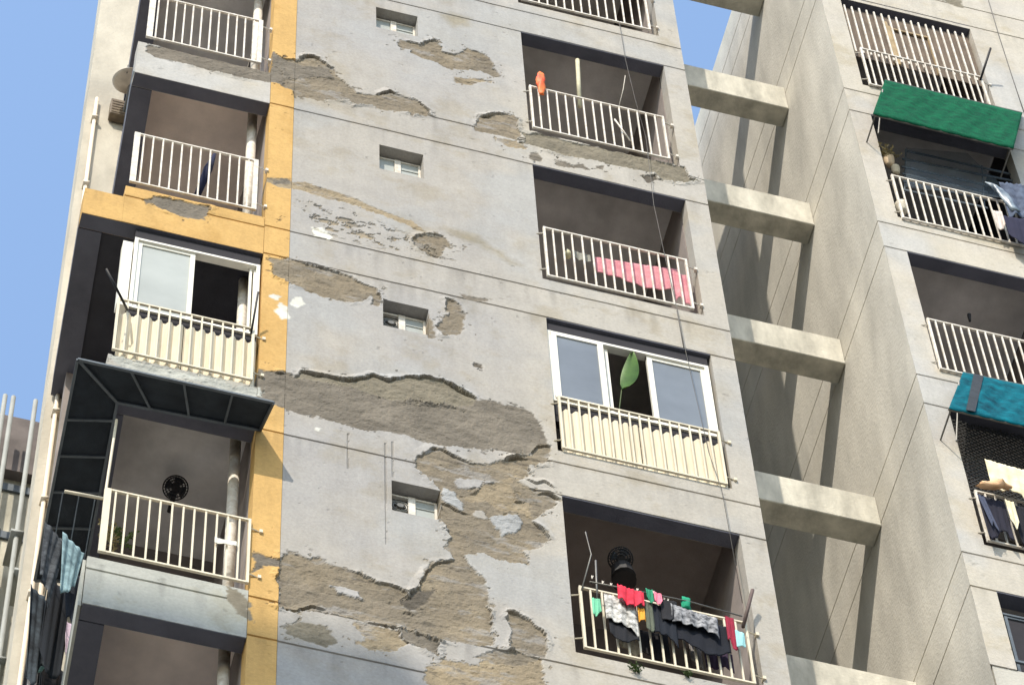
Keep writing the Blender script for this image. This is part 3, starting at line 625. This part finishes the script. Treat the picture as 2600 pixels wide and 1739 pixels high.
for u in(.10,.30,.50,.70,.88): bar(bm,OL.lerp(BL,(u*yb+p)/(yb+p)),wL.lerp(bI,u),W*.8)
fin('canopy_frame',bm,m_frame,cn)
bm=BM(); quad(bm,OR+up,OR+Vector((0,0,-.03)),wR+Vector((0,0,-.03)),wR+up); o=fin('canopy_end',bm,m_steel,cn); o.modifiers.new('t','SOLIDIFY').thickness=.006
# front left post of the canopy, standing on the railing corner
bm=BM(); tube(bm,[at('C3',568,535,-.02),at('C3',628,140,-.02)],.011,8); fin('canopy_post',bm,m_cream,cn)

# ------------------------------------------------------------------ laundry
def cloth(name,label,cat,a,b,drop_,mt,folds=3,amp=.02,group='laundry hung on the balconies',taper=0,skew=0,seed=0,over=.0,lw=None,bottom=None,sag=.01):
    """a cloth hanging from the line a-b; folds run down, the hem is uneven"""
    R=random.Random(seed+int(a[0]*1000)); nx,nz=22,20; a=Vector(a);b=Vector(b); d=b-a; n=Vector((d.y,-d.x,0)).normalized()
    if n.y>0:n=-n
    ph=[R.uniform(0,6.28) for _ in range(6)]; bm=BM(); g=[]
    for j in range(nz+1):
        v=j/nz; row=[]
        for i in range(nx+1):
            u=i/nx; hem=1+(.16*math.sin(u*4+ph[0])+.05*math.sin(u*9+ph[1]))
            if bottom: hem*=bottom[0]*(1-u)+bottom[1]*u
            uu=.5+(u-.5)*(1-taper*v)
            q=a+d*uu; q.z-=v*drop_*hem+sag*math.sin(math.pi*u)
            q.x+=skew*v
            q+=n*(amp*.24*((.3+v)*math.sin(u*math.pi*2*folds+ph[2]+v*1.3)+.5*math.sin(u*math.pi*2*folds*2.3+ph[3]+v*2))+.006)
            row.append(bm.verts.new(q))
        g.append(row)
    for j in range(nz):
        for i in range(nx): bm.faces.new((g[j][i],g[j][i+1],g[j+1][i+1],g[j+1][i]))
    o=fin(name,bm,mt,None,True); o.modifiers.new('t','SOLIDIFY').thickness=.004
    tag(o,label,cat,group); return o
# bundle = rumpled garment lump
def rag(name,label,cat,pts,r,mt,seed=0,group='laundry hung on the balconies'):
    bm=BM(); R=random.Random(seed); n=len(pts); rings=[]; seg=12
    P=[Vector(p) for p in pts]
    Q=[]
    for i in range((n-1)*5+1):
        t=i/5; k=min(int(t),n-2); Q.append((P[k].lerp(P[k+1],t-k), r[k]+(r[k+1]-r[k])*(t-k)))
    for i,(p,rr) in enumerate(Q):
        ring=[]
        for k in range(seg):
            an=2*math.pi*k/seg; w=rr*(1+.28*math.sin(3*an+i*.7+seed)+.15*R.uniform(-1,1))
            ring.append(bm.verts.new(p+Vector((w*math.cos(an),.45*w*math.sin(an),.1*w*math.sin(2*an)))))
        rings.append(ring)
    for i in range(len(rings)-1):
        for k in range(seg): bm.faces.new((rings[i][k],rings[i][(k+1)%seg],rings[i+1][(k+1)%seg],rings[i+1][k]))
    bm.faces.new(rings[0]);bm.faces.new(rings[-1][::-1])
    o=fin(name,bm,mt,None,True); tag(o,label,cat,group); return o
def H(c,x0,y0,x1,y1,dy,drop_px):   # helper: line ends and the drop in metres
    a=at(c,x0,y0,dy); b=at(c,x1,y1,dy); m=at(c,(x0+x1)/2,(y0+y1)/2+drop_px,dy); return a,b,((a.z+b.z)/2-m.z)
yc=-.10
def cl(nm,label,cat,c,x0,y0,x1,y1,dpx,mt,dy=yc,**k):
    a,b,d=H(c,x0,y0,x1,y1,dy,dpx); return cloth(nm,label,cat,a,b,d,mt,**k)
# R4 laundry
cl('cloth','small mint green cloth at the left end of the laundry balcony','cloth','D3',395,990,455,1000,100,cloth_mat('mint',(120,200,160)),folds=2)
cl('printed_shirt','white shirt with a grey and black print over the left part of the laundry rail','shirt','D3',478,962,690,1022,185,mat('print_cloth',lin((225,222,215)),.95,nscale=22,namt=.1,bump=.2,coldark=lin((80,78,72))),folds=3,amp=.03,dy=-.09)
cl('dark_shorts','black shorts with a pale waistband under the printed shirt','shorts','D3',505,1090,700,1165,130,cloth_mat('black',(30,31,36)),folds=2,dy=-.07)
cl('red_shirt','bright coral red shirt draped over the laundry rail','shirt','D3',565,900,742,958,90,cloth_mat('coral',(235,62,84),(190,40,60)),folds=3,amp=.04,dy=-.13)
cl('cloth','small orange yellow cloth clipped beside the printed shirt','cloth','D3',700,1055,745,1065,85,cloth_mat('orange',(236,168,60)),folds=1)
cl('cloth','dull olive grey cloth hanging next to the orange one','cloth','D3',745,1010,800,1025,170,cloth_mat('olive',(92,98,84)),folds=2)
cl('dark_trousers','long black trousers in the middle of the laundry rail','trousers','D3',790,1025,945,1070,210,cloth_mat('black2',(22,28,38)),folds=3,dy=-.09)
cl('patterned_top','black top with white zigzag stripes in the middle of the laundry rail','top','D3',920,1030,1230,1130,110,mat('zigzag_cloth',lin((34,36,42)),.95,nscale=26,namt=.1,bump=.2,coldark=lin((176,176,178))),folds=4,amp=.035,dy=-.12)
cl('dark_shirt','wide navy black shirt below the zigzag top','shirt','D3',915,1085,1300,1190,175,cloth_mat('navy',(18,22,32)),folds=4,dy=-.08)
cl('green_sock','pair of small green socks pegged near the red shirt','socks','D3',755,930,800,940,70,cloth_mat('green',(48,140,104)),folds=1,dy=-.13)
cl('pink_cloth','small pink cloth pegged right of the green socks','cloth','D3',808,950,860,965,60,cloth_mat('pink2',(236,130,150)),folds=1,dy=-.13)
rag('peg_basket','round emerald peg basket hooked on the laundry line','basket',[at('D3',1025,990,-.12),at('D3',1030,1060,-.12)],[.03,.035],cloth_mat('emerald',(26,140,104)),seed=3)
cl('maroon_cloth','dark red cloth at the right end of the laundry rail','cloth','D3',1280,1110,1340,1130,180,cloth_mat('maroon',(150,38,62)),folds=2,dy=-.1)
cl('aqua_cloth','pale aqua cloth, rightmost on the laundry balcony','cloth','D3',1330,1190,1410,1230,95,cloth_mat('aqua',(160,214,214)),folds=1,dy=-.1)
cl('grey_shirt','pale grey shirt showing through the bars behind the laundry rail','shirt','D3',1040,1290,1120,1320,120,cloth_mat('grey2',(150,146,142)),folds=2,dy=.08)
cl('tan_cloth','tan and white cloth behind the bars left of centre on the laundry balcony','cloth','D3',560,1190,700,1240,120,cloth_mat('tan2',(176,164,140),(90,80,66)),folds=3,dy=.06)
cl('black_cloth','small black cloth between the red shirt and the zigzag top','cloth','D3',850,990,960,1020,120,cloth_mat('bk9',(36,36,40)),folds=1,dy=-.11)
cl('black_shirt','black shirt hanging inside the bars below the printed shirt','shirt','D3',600,1180,900,1240,150,cloth_mat('bk10',(30,28,30)),folds=2,dy=.07)
cl('purple_cloth','deep plum cloth inside the bars at the lower right of the laundry','cloth','D3',1140,1320,1330,1370,120,cloth_mat('plum',(66,50,74)),folds=2,dy=.07)
# pegs on the rail (white clips)
for i,(x,y) in enumerate(((400,850),(470,885),(525,900),(700,935),(770,945),(805,950),(880,990),(905,998))):
    bm=BM(); p_=at('D3',x,y,-.12); bar(bm,p_+Vector((0,0,.022)),p_-Vector((0,0,.022)),.008,.006); bar(bm,p_+Vector((.012,0,.02)),p_-Vector((0.004,0,.022)),.007,.006)
    o=fin('clothes_peg',bm,m_white); tag(o,'white plastic peg clipped along the laundry line','clothes peg','pegs on the laundry line')
# racks and poles
def pole(name,label,pts,r,mt,group=None,cat='pole'):
    bm=BM(); tube(bm,pts,r,8); o=fin(name,bm,mt,None,True); tag(o,label,cat,group); return o
pole('clothes_line_rod','thin rod carrying the laundry along the lower right balcony',[at('D3',385,880,-.13),at('D3',720,945,-.13),at('D3',1040,1010,-.13),at('D3',1400,1110,-.13)],.006,m_steel,cat='rod')
pole('rack_arm','dark stub of a rack arm standing up right of the laundry',[at('D3',1405,1180,-.05),at('D3',1468,935,-.12)],.015,mat('brown_metal',lin((92,76,70)),.7,bump=.1),'dark poles on the railings')
pole('aerial_rod','bent grey aerial rod at the left of the laundry balcony',[at('D3',330,940,-.03),at('D3',395,700,-.08),at('D3',358,550,-.1)],.006,m_steel)
pole('aerial_rod','thin upright grey rod beside the mint green cloth',[at('D3',435,1000,-.03),at('D3',425,740,-.05)],.008,m_steel)
pole('rack_arm','black arm jutting up left from the corner of the enclosed left balcony',[at('C2',755,400,-.35),at('C2',870,620,-.2),at('C2',905,690,-.03)],.011,m_black,'dark poles on the railings')
pole('rack_arm','black arm rising at the right end of the enclosed left balcony',[at('C2',1835,565,-.2),at('C2',1785,860,-.03)],.009,m_black,'dark poles on the railings')
pole('rack_arm','thick dark arm leaning out at the end of the topmost right railing',[at('D4',1722,345,-.25),at('D4',1650,570,-.03)],.013,m_black,'dark poles on the railings')
# R1: inside post, cords, bits
pole('inner_post','pale post standing inside the upper balcony of the middle bay',[at('D1',605,430,.1),at('D1',622,760,.1)],.022,mat('pale_wood',lin((196,190,160)),.8,bump=.1),cat='post')
cb=mat('rope_pale',lin((168,162,148)),.8,bump=0)
pole('slack_cord','slack pale cord looping above the upper railing, left strand',[at('D1',945,540,.02),at('D1',930,640,0),at('D1',900,760,-.02)],.005,cb,cat='cord')
pole('facade_cable','long thin cable running down the facade over the right balconies',[at('S',1572,55,-.03),at('S',1588,152,-.05),at('S',1612,250,-.06),at('S',1640,350,-.06),at('S',1660,520,-.06),at('S',1688,650,-.06),at('S',1718,780,-.06),at('S',1738,880,-.06),at('S',1800,1150,-.06),at('S',1832,1240,-.06),at('S',1885,1530,-.06)],.003,m_cable,cat='cable')
pole('loose_rail','loose white rod fallen across the upper railing bars',[at('D1',870,850,-.06),at('D1',980,1000,-.05)],.008,m_white,cat='rod')
pole('facade_cable','thin cable crossing the wall at the upper right corner',[at('D4',1700,-20,-.04),at('D4',1780,250,-.04),at('D4',1880,560,-.04),at('D4',1960,800,-.04)],.005,m_cable,cat='cable')
pole('facade_cable','short cable hanging down the slab under the pink towel balcony',[at('D2',1225,650,-.03),at('D2',1245,760,-.03),at('D2',1270,895,-.03)],.004,m_cable,cat='cable')
rag('rubber_glove','orange red rubber glove pulled over the railing end','glove',[at('D1',345,520,-.05),at('D1',345,580,-.06),at('D1',348,630,-.06),at('D1',352,672,-.05)],[.025,.046,.034,.022],mat('orange_rubber',lin((232,58,30)),.6,nscale=9,namt=.1,coldark=lin((232,140,60))),seed=8)
# R2 pink towel and things
cl('pink_towel','long pink towel hung inside the railing of the middle right balcony','towel','D2',680,300,1240,385,120,cloth_mat('pink',(208,146,150),(188,116,126)),folds=5,amp=.02,dy=.06,bottom=(.9,1.1))
cl('pink_towel','pink towel end folded down by the right post of the same railing','towel','D2',1190,400,1300,425,190,cloth_mat('pink',(0,0,0)),folds=2,amp=.02,dy=.05)
bm=BM(); q=at('D2',500,260,.08); tube(bm,[q-Vector((0,0,.09)),q-Vector((0,0,.02)),q,q+Vector((0,0,.035))],[.03,.03,.012,.012],10); o=fin('bottle',bm,mat('yellowish_plastic',lin((214,206,166)),.5,bump=0),None,True); tag(o,'small pale bottle behind the bars left of the pink towel','bottle')
cl('grey_rag','grey rag between the bottle and the pink towel','cloth','D2',530,255,650,290,40,cloth_mat('greyrag',(150,148,136)),folds=2,dy=.07)
# L2 blue-black umbrella leaning
pole('folded_umbrella','folded navy umbrella leaning inside the railing above the yellow beam',[at('C1',1530,1090,.1),at('C1',1480,1200,.1),at('C1',1405,1385,.1)],[.012,.04,.03],cloth_mat('navy2',(28,34,62)),cat='umbrella')
# L4: fan, plants and pot behind the bars, white rag
def fan(c,x,y,dy,r,label,ped):
    p_=at(c,x,y,dy); f=empty('pedestal_fan' if ped else 'wall_fan',p_,label,'fan','black round fans inside the balconies')
    N_=Vector((-.12,-.62,-.78)).normalized(); U=N_.cross(Vector((0,0,1))).normalized(); V=U.cross(N_)
    P=lambda a,rr,d=0: p_+U*rr*math.cos(a)+V*rr*math.sin(a)+N_*d
    bm=BM(); n=28
    for rr,d in((r,0),(r*.8,.03),(r*.55,.045),(r*.3,.05)): tube(bm,[P(2*math.pi*i/n,rr,d) for i in range(n+1)],.006,5,cap=False)
    for i in range(24):
        a=2*math.pi*i/24; tube(bm,[P(a,0,.05),P(a,r*.6,.045),P(a,r,0)],.003,4)
    fin('guard',bm,m_black,f)
    bm=BM()
    for i in range(4):
        a=2*math.pi*i/4+.4; inner=[bm.verts.new(P(a+t,r*.2,-.01-.03*t)) for t in np.linspace(-.55,.55,7)]; outer=[bm.verts.new(P(a+t,r*.88,-.01-.05*t)) for t in np.linspace(-.55,.55,7)]
        for k in range(6): bm.faces.new((inner[k],inner[k+1],outer[k+1],outer[k]))
    o=fin('blades',bm,mat('fan_blade',lin((58,66,74)),.6,bump=0),f); o.modifiers.new('t','SOLIDIFY').thickness=.003
    bm=BM(); tube(bm,[P(0,0,.02),P(0,0,-.1)],r*.27,14)
    q=p_-N_*.08
    if ped:
        tube(bm,[q,q+Vector((.01,0,-r*.9))],.022,8); tube(bm,[q+Vector((.01,0,-r*.9)),q+Vector((.01,0,-r*1.3)),q+Vector((.02,0,-r*2.6)),q+Vector((.02,0,-r*3.2))],[.04,.085,.10,.10],12)
    else: tube(bm,[q,q+Vector((0,.22,.02))],.02,8)
    fin('motor',bm,m_black,f)
fan('D3',590,730,.32,.098,'black pedestal fan standing behind the laundry balcony',True)
fan('C3',945,505,.75,.098,'black round fan inside the lower left balcony under the canopy',False)
# clothes on depth lines at the left of the canopy balcony
a0=at('Z3',460,188,-.02); a1=at('Z3',735,240,-.02)
pole('side_rack_bar','cream bar sticking out left of the lower left railing with clothes behind',[a0,a1],.013,m_cream,cat='bar')
hz=a0.z-.03
specs=[('pale blue shirt with long sleeves nearest the railing corner','shirt',1.80,.15,.55,.62,cloth_mat('ltblue',(150,178,184),(96,120,128)),'Z3'),
 ('black trousers hanging behind the pale blue shirt','trousers',1.86,.35,.85,.8,cloth_mat('bk3',(26,32,42)),0),
 ('grey mottled blouse on the outer line of the side rack','blouse',1.66,.05,.55,.75,mat('mottle_cloth',lin((84,88,92)),.95,nscale=16,namt=.1,coldark=lin((24,28,34)),bump=.2),0),
 ('sage green top low on the outer side line','top',1.69,.85,1.15,.62,cloth_mat('sage',(112,142,132),(86,114,106)),0),
 ('black dress filling the middle of the side rack','dress',1.76,.4,1.1,1.0,cloth_mat('bk4',(24,30,38)),0),
 ('pale lilac pink shirt low beside the grey beam','shirt',1.93,.95,1.2,.55,cloth_mat('lilac',(206,188,200),(170,150,164)),0),
 ('dark navy cloth at the far end of the side rack','cloth',1.80,1.1,1.7,1.15,cloth_mat('nv3',(20,34,44)),0),
 ('black and white patterned scarf on the outer line','scarf',1.67,1.1,1.6,.95,mat('scarf_cloth',lin((150,150,152)),.95,nscale=20,namt=.1,coldark=lin((34,34,40)),bump=.2),0),
 ('long black shirt behind the lilac one','shirt',1.88,1.2,1.7,1.0,cloth_mat('bk6',(28,30,36)),0),
 ('second black dress at the outer far end of the rack','dress',1.70,1.25,1.72,1.3,cloth_mat('bk7',(30,32,42)),0),
 ('brownish checked cloth between the two black dresses','cloth',1.79,.95,1.3,.9,mat('check_cloth',lin((96,90,88)),.95,nscale=24,namt=.1,coldark=lin((28,28,34)),bump=.2),0),
 ('bluish grey strip cloth hanging outermost','cloth',1.63,.7,1.0,1.0,cloth_mat('bg5',(70,80,88),(30,36,42)),0)]
for i,(lb,ct,x,y0,y1,dr,mt,_) in enumerate(specs):
    w=.19 if ct!='scarf' else .10; ym=(y0+y1)/2; xx=x+.06*ym; R_=random.Random(i)
    cloth(ct,lb,ct,(xx-w/2,D+ym-.05,hz-.01),(xx+w/2,D+ym+.07,hz-.01-R_.uniform(0,.05)),dr*1.1,mt,folds=1.5,amp=.05,seed=i,taper=R_.uniform(.1,.5),skew=R_.uniform(-.04,.04),group='clothes on the side rack')
for x in(1.66,1.78,1.90):
    pole('drying_line','thin line running back from the cream side bar',[(x,D-.02,hz),(x+.12,D+1.75,hz)],.004,m_frame,'lines of the side rack',cat='line')
# plants and pot in the lower left balcony, behind bars
def leafy(name,label,p_,h,n,mt,seed,r=.12,lw=.022):
    R=random.Random(seed); bm=BM()
    for i in range(n):
        a=R.uniform(0,6.28); e=R.uniform(.3,1.2); L=h*R.uniform(.5,1); b=Vector((math.cos(a)*math.cos(e),math.sin(a)*math.cos(e)*.6,math.sin(e)))
        tip=p_+b*L; mid=p_+b*L*.55+Vector((0,0,.03)); tube(bm,[p_,mid,tip],.003,4)
        for t in np.linspace(.35,1,6):
            c_=p_.lerp(tip,t); s=Vector((R.uniform(-1,1),R.uniform(-1,1),R.uniform(-.6,.8))).normalized()*lw*R.uniform(1,1.8); w=s.cross(Vector((R.random(),R.random(),1))).normalized()*lw*.4
            bm.faces.new([bm.verts.new(v) for v in(c_,c_+s*.5+w,c_+s,c_+s*.5-w)])
    o=fin(name,bm,mt); tag(o,label,'plant','balcony plants'); return o
m_leaf=mat('leaf_green',lin((74,92,48)),.7,nscale=20,namt=.25,bump=0); m_dry=mat('dry_stems',lin((146,134,96)),.8,nscale=20,namt=.2,bump=0)
leafy('potted_plant','yellowish bushy plant behind the left bars of the canopy balcony',at('C3',590,800,.1),.22,16,m_dry,1)
leafy('potted_plant','dark leafy plant between the bars of the canopy balcony',at('C3',660,800,.12),.2,14,m_leaf,2)
leafy('weed','green weed sprouting from the slab edge under the laundry balcony',at('D3',700,1470,-.03),.10,14,m_leaf,3,lw=.016)
leafy('weed','small weed on the slab edge right of the larger one',at('D3',1040,1500,-.03),.07,10,m_leaf,4,lw=.014)
leafy('dry_plant','dry spindly plant at the left of the balcony under the green awning',at('D4',990,1120,.03),.26,18,m_dry,5)
cl('white_rag','white rag tied between the right bars of the canopy balcony','cloth','C3',1155,775,1275,800,25,cloth_mat('wht',(226,222,208)),dy=-.04,folds=2,amp=.008)
# R3 green leaf
def leaf():
    bm=BM(); tip=at('D2',925,925,.05); base=at('D2',860,1170,.12); n=12; L=[];Rr=[];C=[]
    ax=(tip-base); side=Vector((1,0,-.25)).normalized()
    for i in range(n+1):
        t=i/n; w=.088*math.sin(math.pi*min(1,t**.8*.97+.02))**.8; c_=base+ax*t+Vector((.012*math.sin(t*3),0,0))
        C.append(bm.verts.new(c_+Vector((0,.015,0)))); L.append(bm.verts.new(c_-side*w*.55+Vector((0,-.01,0)))); Rr.append(bm.verts.new(c_+side*w*1.05+Vector((0,-.02,0))))
    for i in range(n): bm.faces.new((L[i],C[i],C[i+1],L[i+1])); bm.faces.new((C[i],Rr[i],Rr[i+1],C[i+1]))
    o=fin('large_leaf',bm,mat('big_leaf',lin((84,116,44)),.5,nscale=9,namt=.15,bump=.1),None,True); o.modifiers.new('t','SOLIDIFY').thickness=.003
    bm=BM(); tube(bm,[base+Vector((0,.01,0)),base+Vector((-.02,.06,-.25)),base+Vector((-.03,.1,-.5))],.006,6); fin('stem',bm,m_leaf,o,True)
    tag(o,'single large green leaf poking up in the open middle window','plant')
leaf()
# satellite dish and metal box on the flank wall
dp=at('C1',925,605,WY-.35); ds=empty('satellite_dish',dp,'small pale satellite dish at the left edge above the yellow beam','satellite dish')
bm=BM(); nrm=Vector((-.15,-.35,.92)).normalized(); ta=nrm.cross(Vector((0,0,1))).normalized(); tb=ta.cross(nrm); rings=[]
for i in range(7):
    rr=.17*i/6; dd=.055*(i/6)**2; rings.append([bm.verts.new(dp+ta*rr*math.cos(t)+tb*rr*1.1*math.sin(t)+nrm*dd) for t in [2*math.pi*k/24 for k in range(24)]] if i else [bm.verts.new(dp)])
for k in range(24): bm.faces.new((rings[0][0],rings[1][k],rings[1][(k+1)%24]))
for i in range(1,6):
    for k in range(24): bm.faces.new((rings[i][k],rings[i][(k+1)%24],rings[i+1][(k+1)%24],rings[i+1][k]))
o=fin('dish',bm,mat('dish_paint',lin((196,186,172)),.6,bump=.05),ds,True); o.modifiers.new('t','SOLIDIFY').thickness=.006
bm=BM(); tube(bm,[dp,Vector((dp.x,D+WY-.1,dp.z-.12)),Vector((dp.x,D+WY,dp.z-.12))],.014,8); tube(bm,[dp-tb*.17,dp+nrm*.22],.007,6); tube(bm,[dp+nrm*.2,dp+nrm*.26],.02,8); fin('mount',bm,m_steel,ds)
bp_=at('C1',850,765,WY-.1); bm=BM(); box(bm,bp_.x-.09,bp_.x+.09,D+WY-.11,D+WY-.01,bp_.z-.18,bp_.z+.16,.008)
for i in range(5): box(bm,bp_.x-.075,bp_.x+.075,D+WY-.116,D+WY-.109,bp_.z-.15+i*.06,bp_.z-.125+i*.06)
o=fin('metal_box',bm,mat('brown_box',lin((120,106,88)),.7,nscale=8,namt=.15,bump=.1)); tag(o,'brown metal box fixed on the wall below the satellite dish','metal box')
pole('flank_cable','thin bluish cable running down beside the balcony soffit at left',[at('C1',955,505,.02),at('C1',905,780,.5),at('C1',820,1375,1.5)],.009,mat('blue_grey_cable',lin((150,164,168)),.7,bump=0),cat='cable')

# ------------------------------------------------------------------ right block clutter
# balcony under the green awning
def lattice(x0,x1,z0,z1,y,nm,label):
    bm=BM(); s=.06; w=x1-x0; h=z1-z0; k=-h
    while k<w:
        for sg in(0,1):
            a=max(0,k); b=min(w,k+h)
            if b>a:
                if sg==0: p0=(x0+a,y,z0+a-k); p1=(x0+b,y,z0+b-k)
                else: p0=(x0+a,y+.004,z1-(a-k)); p1=(x0+b,y+.004,z1-(b-k))
                bar(bm,p0,p1,.007)
        k+=s
    o=fin(nm,bm,mat('dark_lattice',lin((66,66,64)),.7,bump=0)); tag(o,label,'lattice'); return o
lattice(9.16,10.58,31.8,33.15,D+.05,'lattice_screen','dark diagonal lattice screen behind the washing under the teal awning')
bm=BM()
for (xa,ya,xb,yb_) in((1130,1075,1890,1245),(1095,1130,1890,1290),(1090,1185,1700,1320),(1095,1235,1700,1370),(1100,1290,1700,1425),(1105,1350,1700,1480)):
    bar(bm,at('D4',xa,ya,.12),at('D4',xb,yb_,.12),.01,.035)
bar(bm,at('D4',1120,1060,.13),at('D4',1110,1370,.13),.012); bar(bm,at('D4',1660,1180,.13),at('D4',1680,1490,.13),.012)
o=fin('drying_rack',bm,m_frame); tag(o,'rack of dull blue slats across the balcony under the green awning','drying rack')
nm=mat('dusty_netting',lin((84,96,106)),.9,nscale=6,namt=.15,bump=.2)
nm.node_tree.nodes['Principled BSDF'].inputs['Alpha'].default_value=.42
def sheet(pts,name,label,cat,mt):
    a,b,c_,d=pts; bm=BM(); g=[]
    for j in range(13):
        v=j/12; row=[]
        for i in range(25):
            u=i/24; q=(a*(1-u)+b*u)*(1-v)+(d*(1-u)+c_*u)*v; q.y+=.012*math.sin(u*14+v*5)*math.sin(math.pi*v); row.append(bm.verts.new(q))
        g.append(row)
    for j in range(12):
        for i in range(24): bm.faces.new((g[j][i],g[j][i+1],g[j+1][i+1],g[j+1][i]))
    tag(fin(name,bm,mt,None,True),label,cat)
sheet([at('D4',1120,1050,.04),at('D4',1560,1090,.04),at('D4',1900,1420,.04),at('D4',1120,1330,.04)],'netting','hazy blue grey netting stretched in front of the slats under the green awning','netting',nm)
def vase(name,label,p_,r,h,mt):
    bm=BM(); tube(bm,[p_+Vector((0,0,h*t)) for t in(0,.15,.5,.8,1)],[r*.6,r*.75,r*.95,r,r*1.05],16); o=fin(name,bm,mt,None,True); tag(o,label,'pot','pots on the balconies')
vase('flower_pot','round beige pot on the left of the balcony under the green awning',at('D4',1010,1180,.06),.055,.17,mat('beige_pot',lin((206,182,150)),.8,bump=.1))
vase('flower_pot','greyer beige pot right beside the round one',at('D4',1055,1240,.07),.045,.14,mat('grey_pot',lin((178,166,140)),.8,bump=.1))
vase('flower_pot','white pot low behind the left bars under the green awning',at('D4',1100,1510,.06),.06,.16,mat('white_pot',lin((214,208,190)),.8,bump=.1))
cl('grey_sheet','crumpled blue grey sheet hanging over the right end of the balcony under the green awning','sheet','D4',1780,1300,2080,1330,260,cloth_mat('bluegrey',(96,108,128),(52,58,76)),folds=4,amp=.06,dy=-.12,group=None)
rag('plastic_bag','twisted pale plastic bag on top of the blue grey sheet','bag',[at('D4',1700,1300,-.1),at('D4',1760,1330,-.13),at('D4',1830,1400,-.14),at('D4',1900,1500,-.14)],[.02,.045,.05,.04],mat('pale_plastic',lin((160,172,178)),.35,bump=.2,coldark=lin((90,100,112))),seed=4,group=None)
cl('white_cloth','white cloth scrap at the foot of the right railing end','cloth','D4',1730,1500,1800,1510,110,cloth_mat('wht2',(220,206,196)),folds=2,dy=-.1)
cl('dark_jeans','dark indigo jeans low at the right edge under the green awning','jeans','D5',1810,-30,1990,0,150,cloth_mat('indigo',(40,40,62)),folds=2,dy=-.14)
# hook in the plain right balcony
pole('ceiling_hook','small dark hook under the ceiling of the plain right balcony',[at('D5',1570,670,.35),at('D5',1575,715,.35)],[.02,.012],m_black,cat='hook')
# washing under the teal awning
cl('white_sheet','large cream white sheet hanging under the teal awning','sheet','Z7',1340,300,1850,440,380,cloth_mat('cream3',(234,226,196),(214,200,160)),folds=4,amp=.03,dy=-.12,bottom=(.7,1.1))
rag('cream_bundle','bunched peach beige cloth in front of the white sheet','cloth',[at('Z7',1300,600,-.17),at('Z7',1400,600,-.18),at('Z7',1530,570,-.18),at('Z7',1600,620,-.17)],[.04,.075,.08,.04],cloth_mat('peach',(226,186,146),(206,160,120)),seed=6)
cl('white_cloth','narrow white cloth hanging lowest in front of the dark clothes','cloth','Z7',1570,760,1670,790,240,cloth_mat('cream3',(0,0,0)),folds=1,dy=-.13)
cl('dark_shirt','dark navy shirt below the cream sheet, left one','shirt','Z7',1260,700,1560,790,420,cloth_mat('navy4',(34,34,48)),folds=4,amp=.03,dy=-.08)
cl('dark_shirt','black shirt at the right edge below the cream sheet','shirt','Z7',1640,820,1900,860,380,cloth_mat('black5',(26,26,34)),folds=3,amp=.03,dy=-.07)
cl('slate_trousers','slate blue trousers leg at the left of the dark shirts','trousers','Z7',1250,690,1330,720,330,cloth_mat('slate',(74,80,100)),folds=1,amp=.02,dy=-.11,skew=.06)

# ------------------------------------------------------------------ neighbour at lower left
ND=7.5
tp=at('Z4',150,385,ND); N=empty('neighbour_building',(tp.x,D+ND,0),'distant stained building with pipes at the lower left edge','building')
bm=BM(); box(bm,tp.x-9,tp.x+2.5,D+ND,D+ND+6,0,tp.z-1.2); fin('wall',bm,mat('neighbour_plaster',lin((184,178,160)),.9,nscale=1.6,namt=.22,bump=.3,bscale=20,streak=.3,coldark=lin((128,126,114))),N)
bm=BM(); box(bm,tp.x-9.1,tp.x+2.6,D+ND-.12,D+ND+6.1,tp.z-1.195,tp.z); fin('parapet',bm,mat('neighbour_parapet',lin((112,104,100)),.9,nscale=3,namt=.15),N)
bm=BM()
for (x,y) in((40,1440),(40,980)):
    q=at('Z4',x,y,ND); box(bm,q.x-4,q.x+3,D+ND-.03,D+ND-.004,q.z-.04,q.z+.1)
fin('ledge',bm,m_frame,N)
for (x,y) in((50,90),(128,105),(338,140),(372,470),(-60,80)):
    q=at('Z4',x,y,ND-.5); bm=BM(); tube(bm,[(q.x,q.y,0),(q.x,q.y,q.z)],.027 if y<400 else .016,10)
    for zz in np.arange(q.z-3,q.z-14,-2.5): box(bm,q.x-.07,q.x+.07,q.y-.06,D+ND-.125,zz,zz+.05)
    fin('vent_pipe',bm,mat('grey_pipe',lin((150,152,146)),.6,nscale=3,namt=.08,bump=.05),N,True)
# unseen tower added behind the camera to cast the lower left shadow
k_=20; s_=SUN/SUN.y; tx,ty,tz=4.2-s_.x*k_,D-k_,27.38-s_.z*k_
W=empty('shadow_blocker',(tx-8,ty-8,0),'unseen plain tower added to shade the lower left corner','building')
bm=BM(); box(bm,tx-7,tx,ty-8,ty,0,tz); fin('wall',bm,m_conc,W)
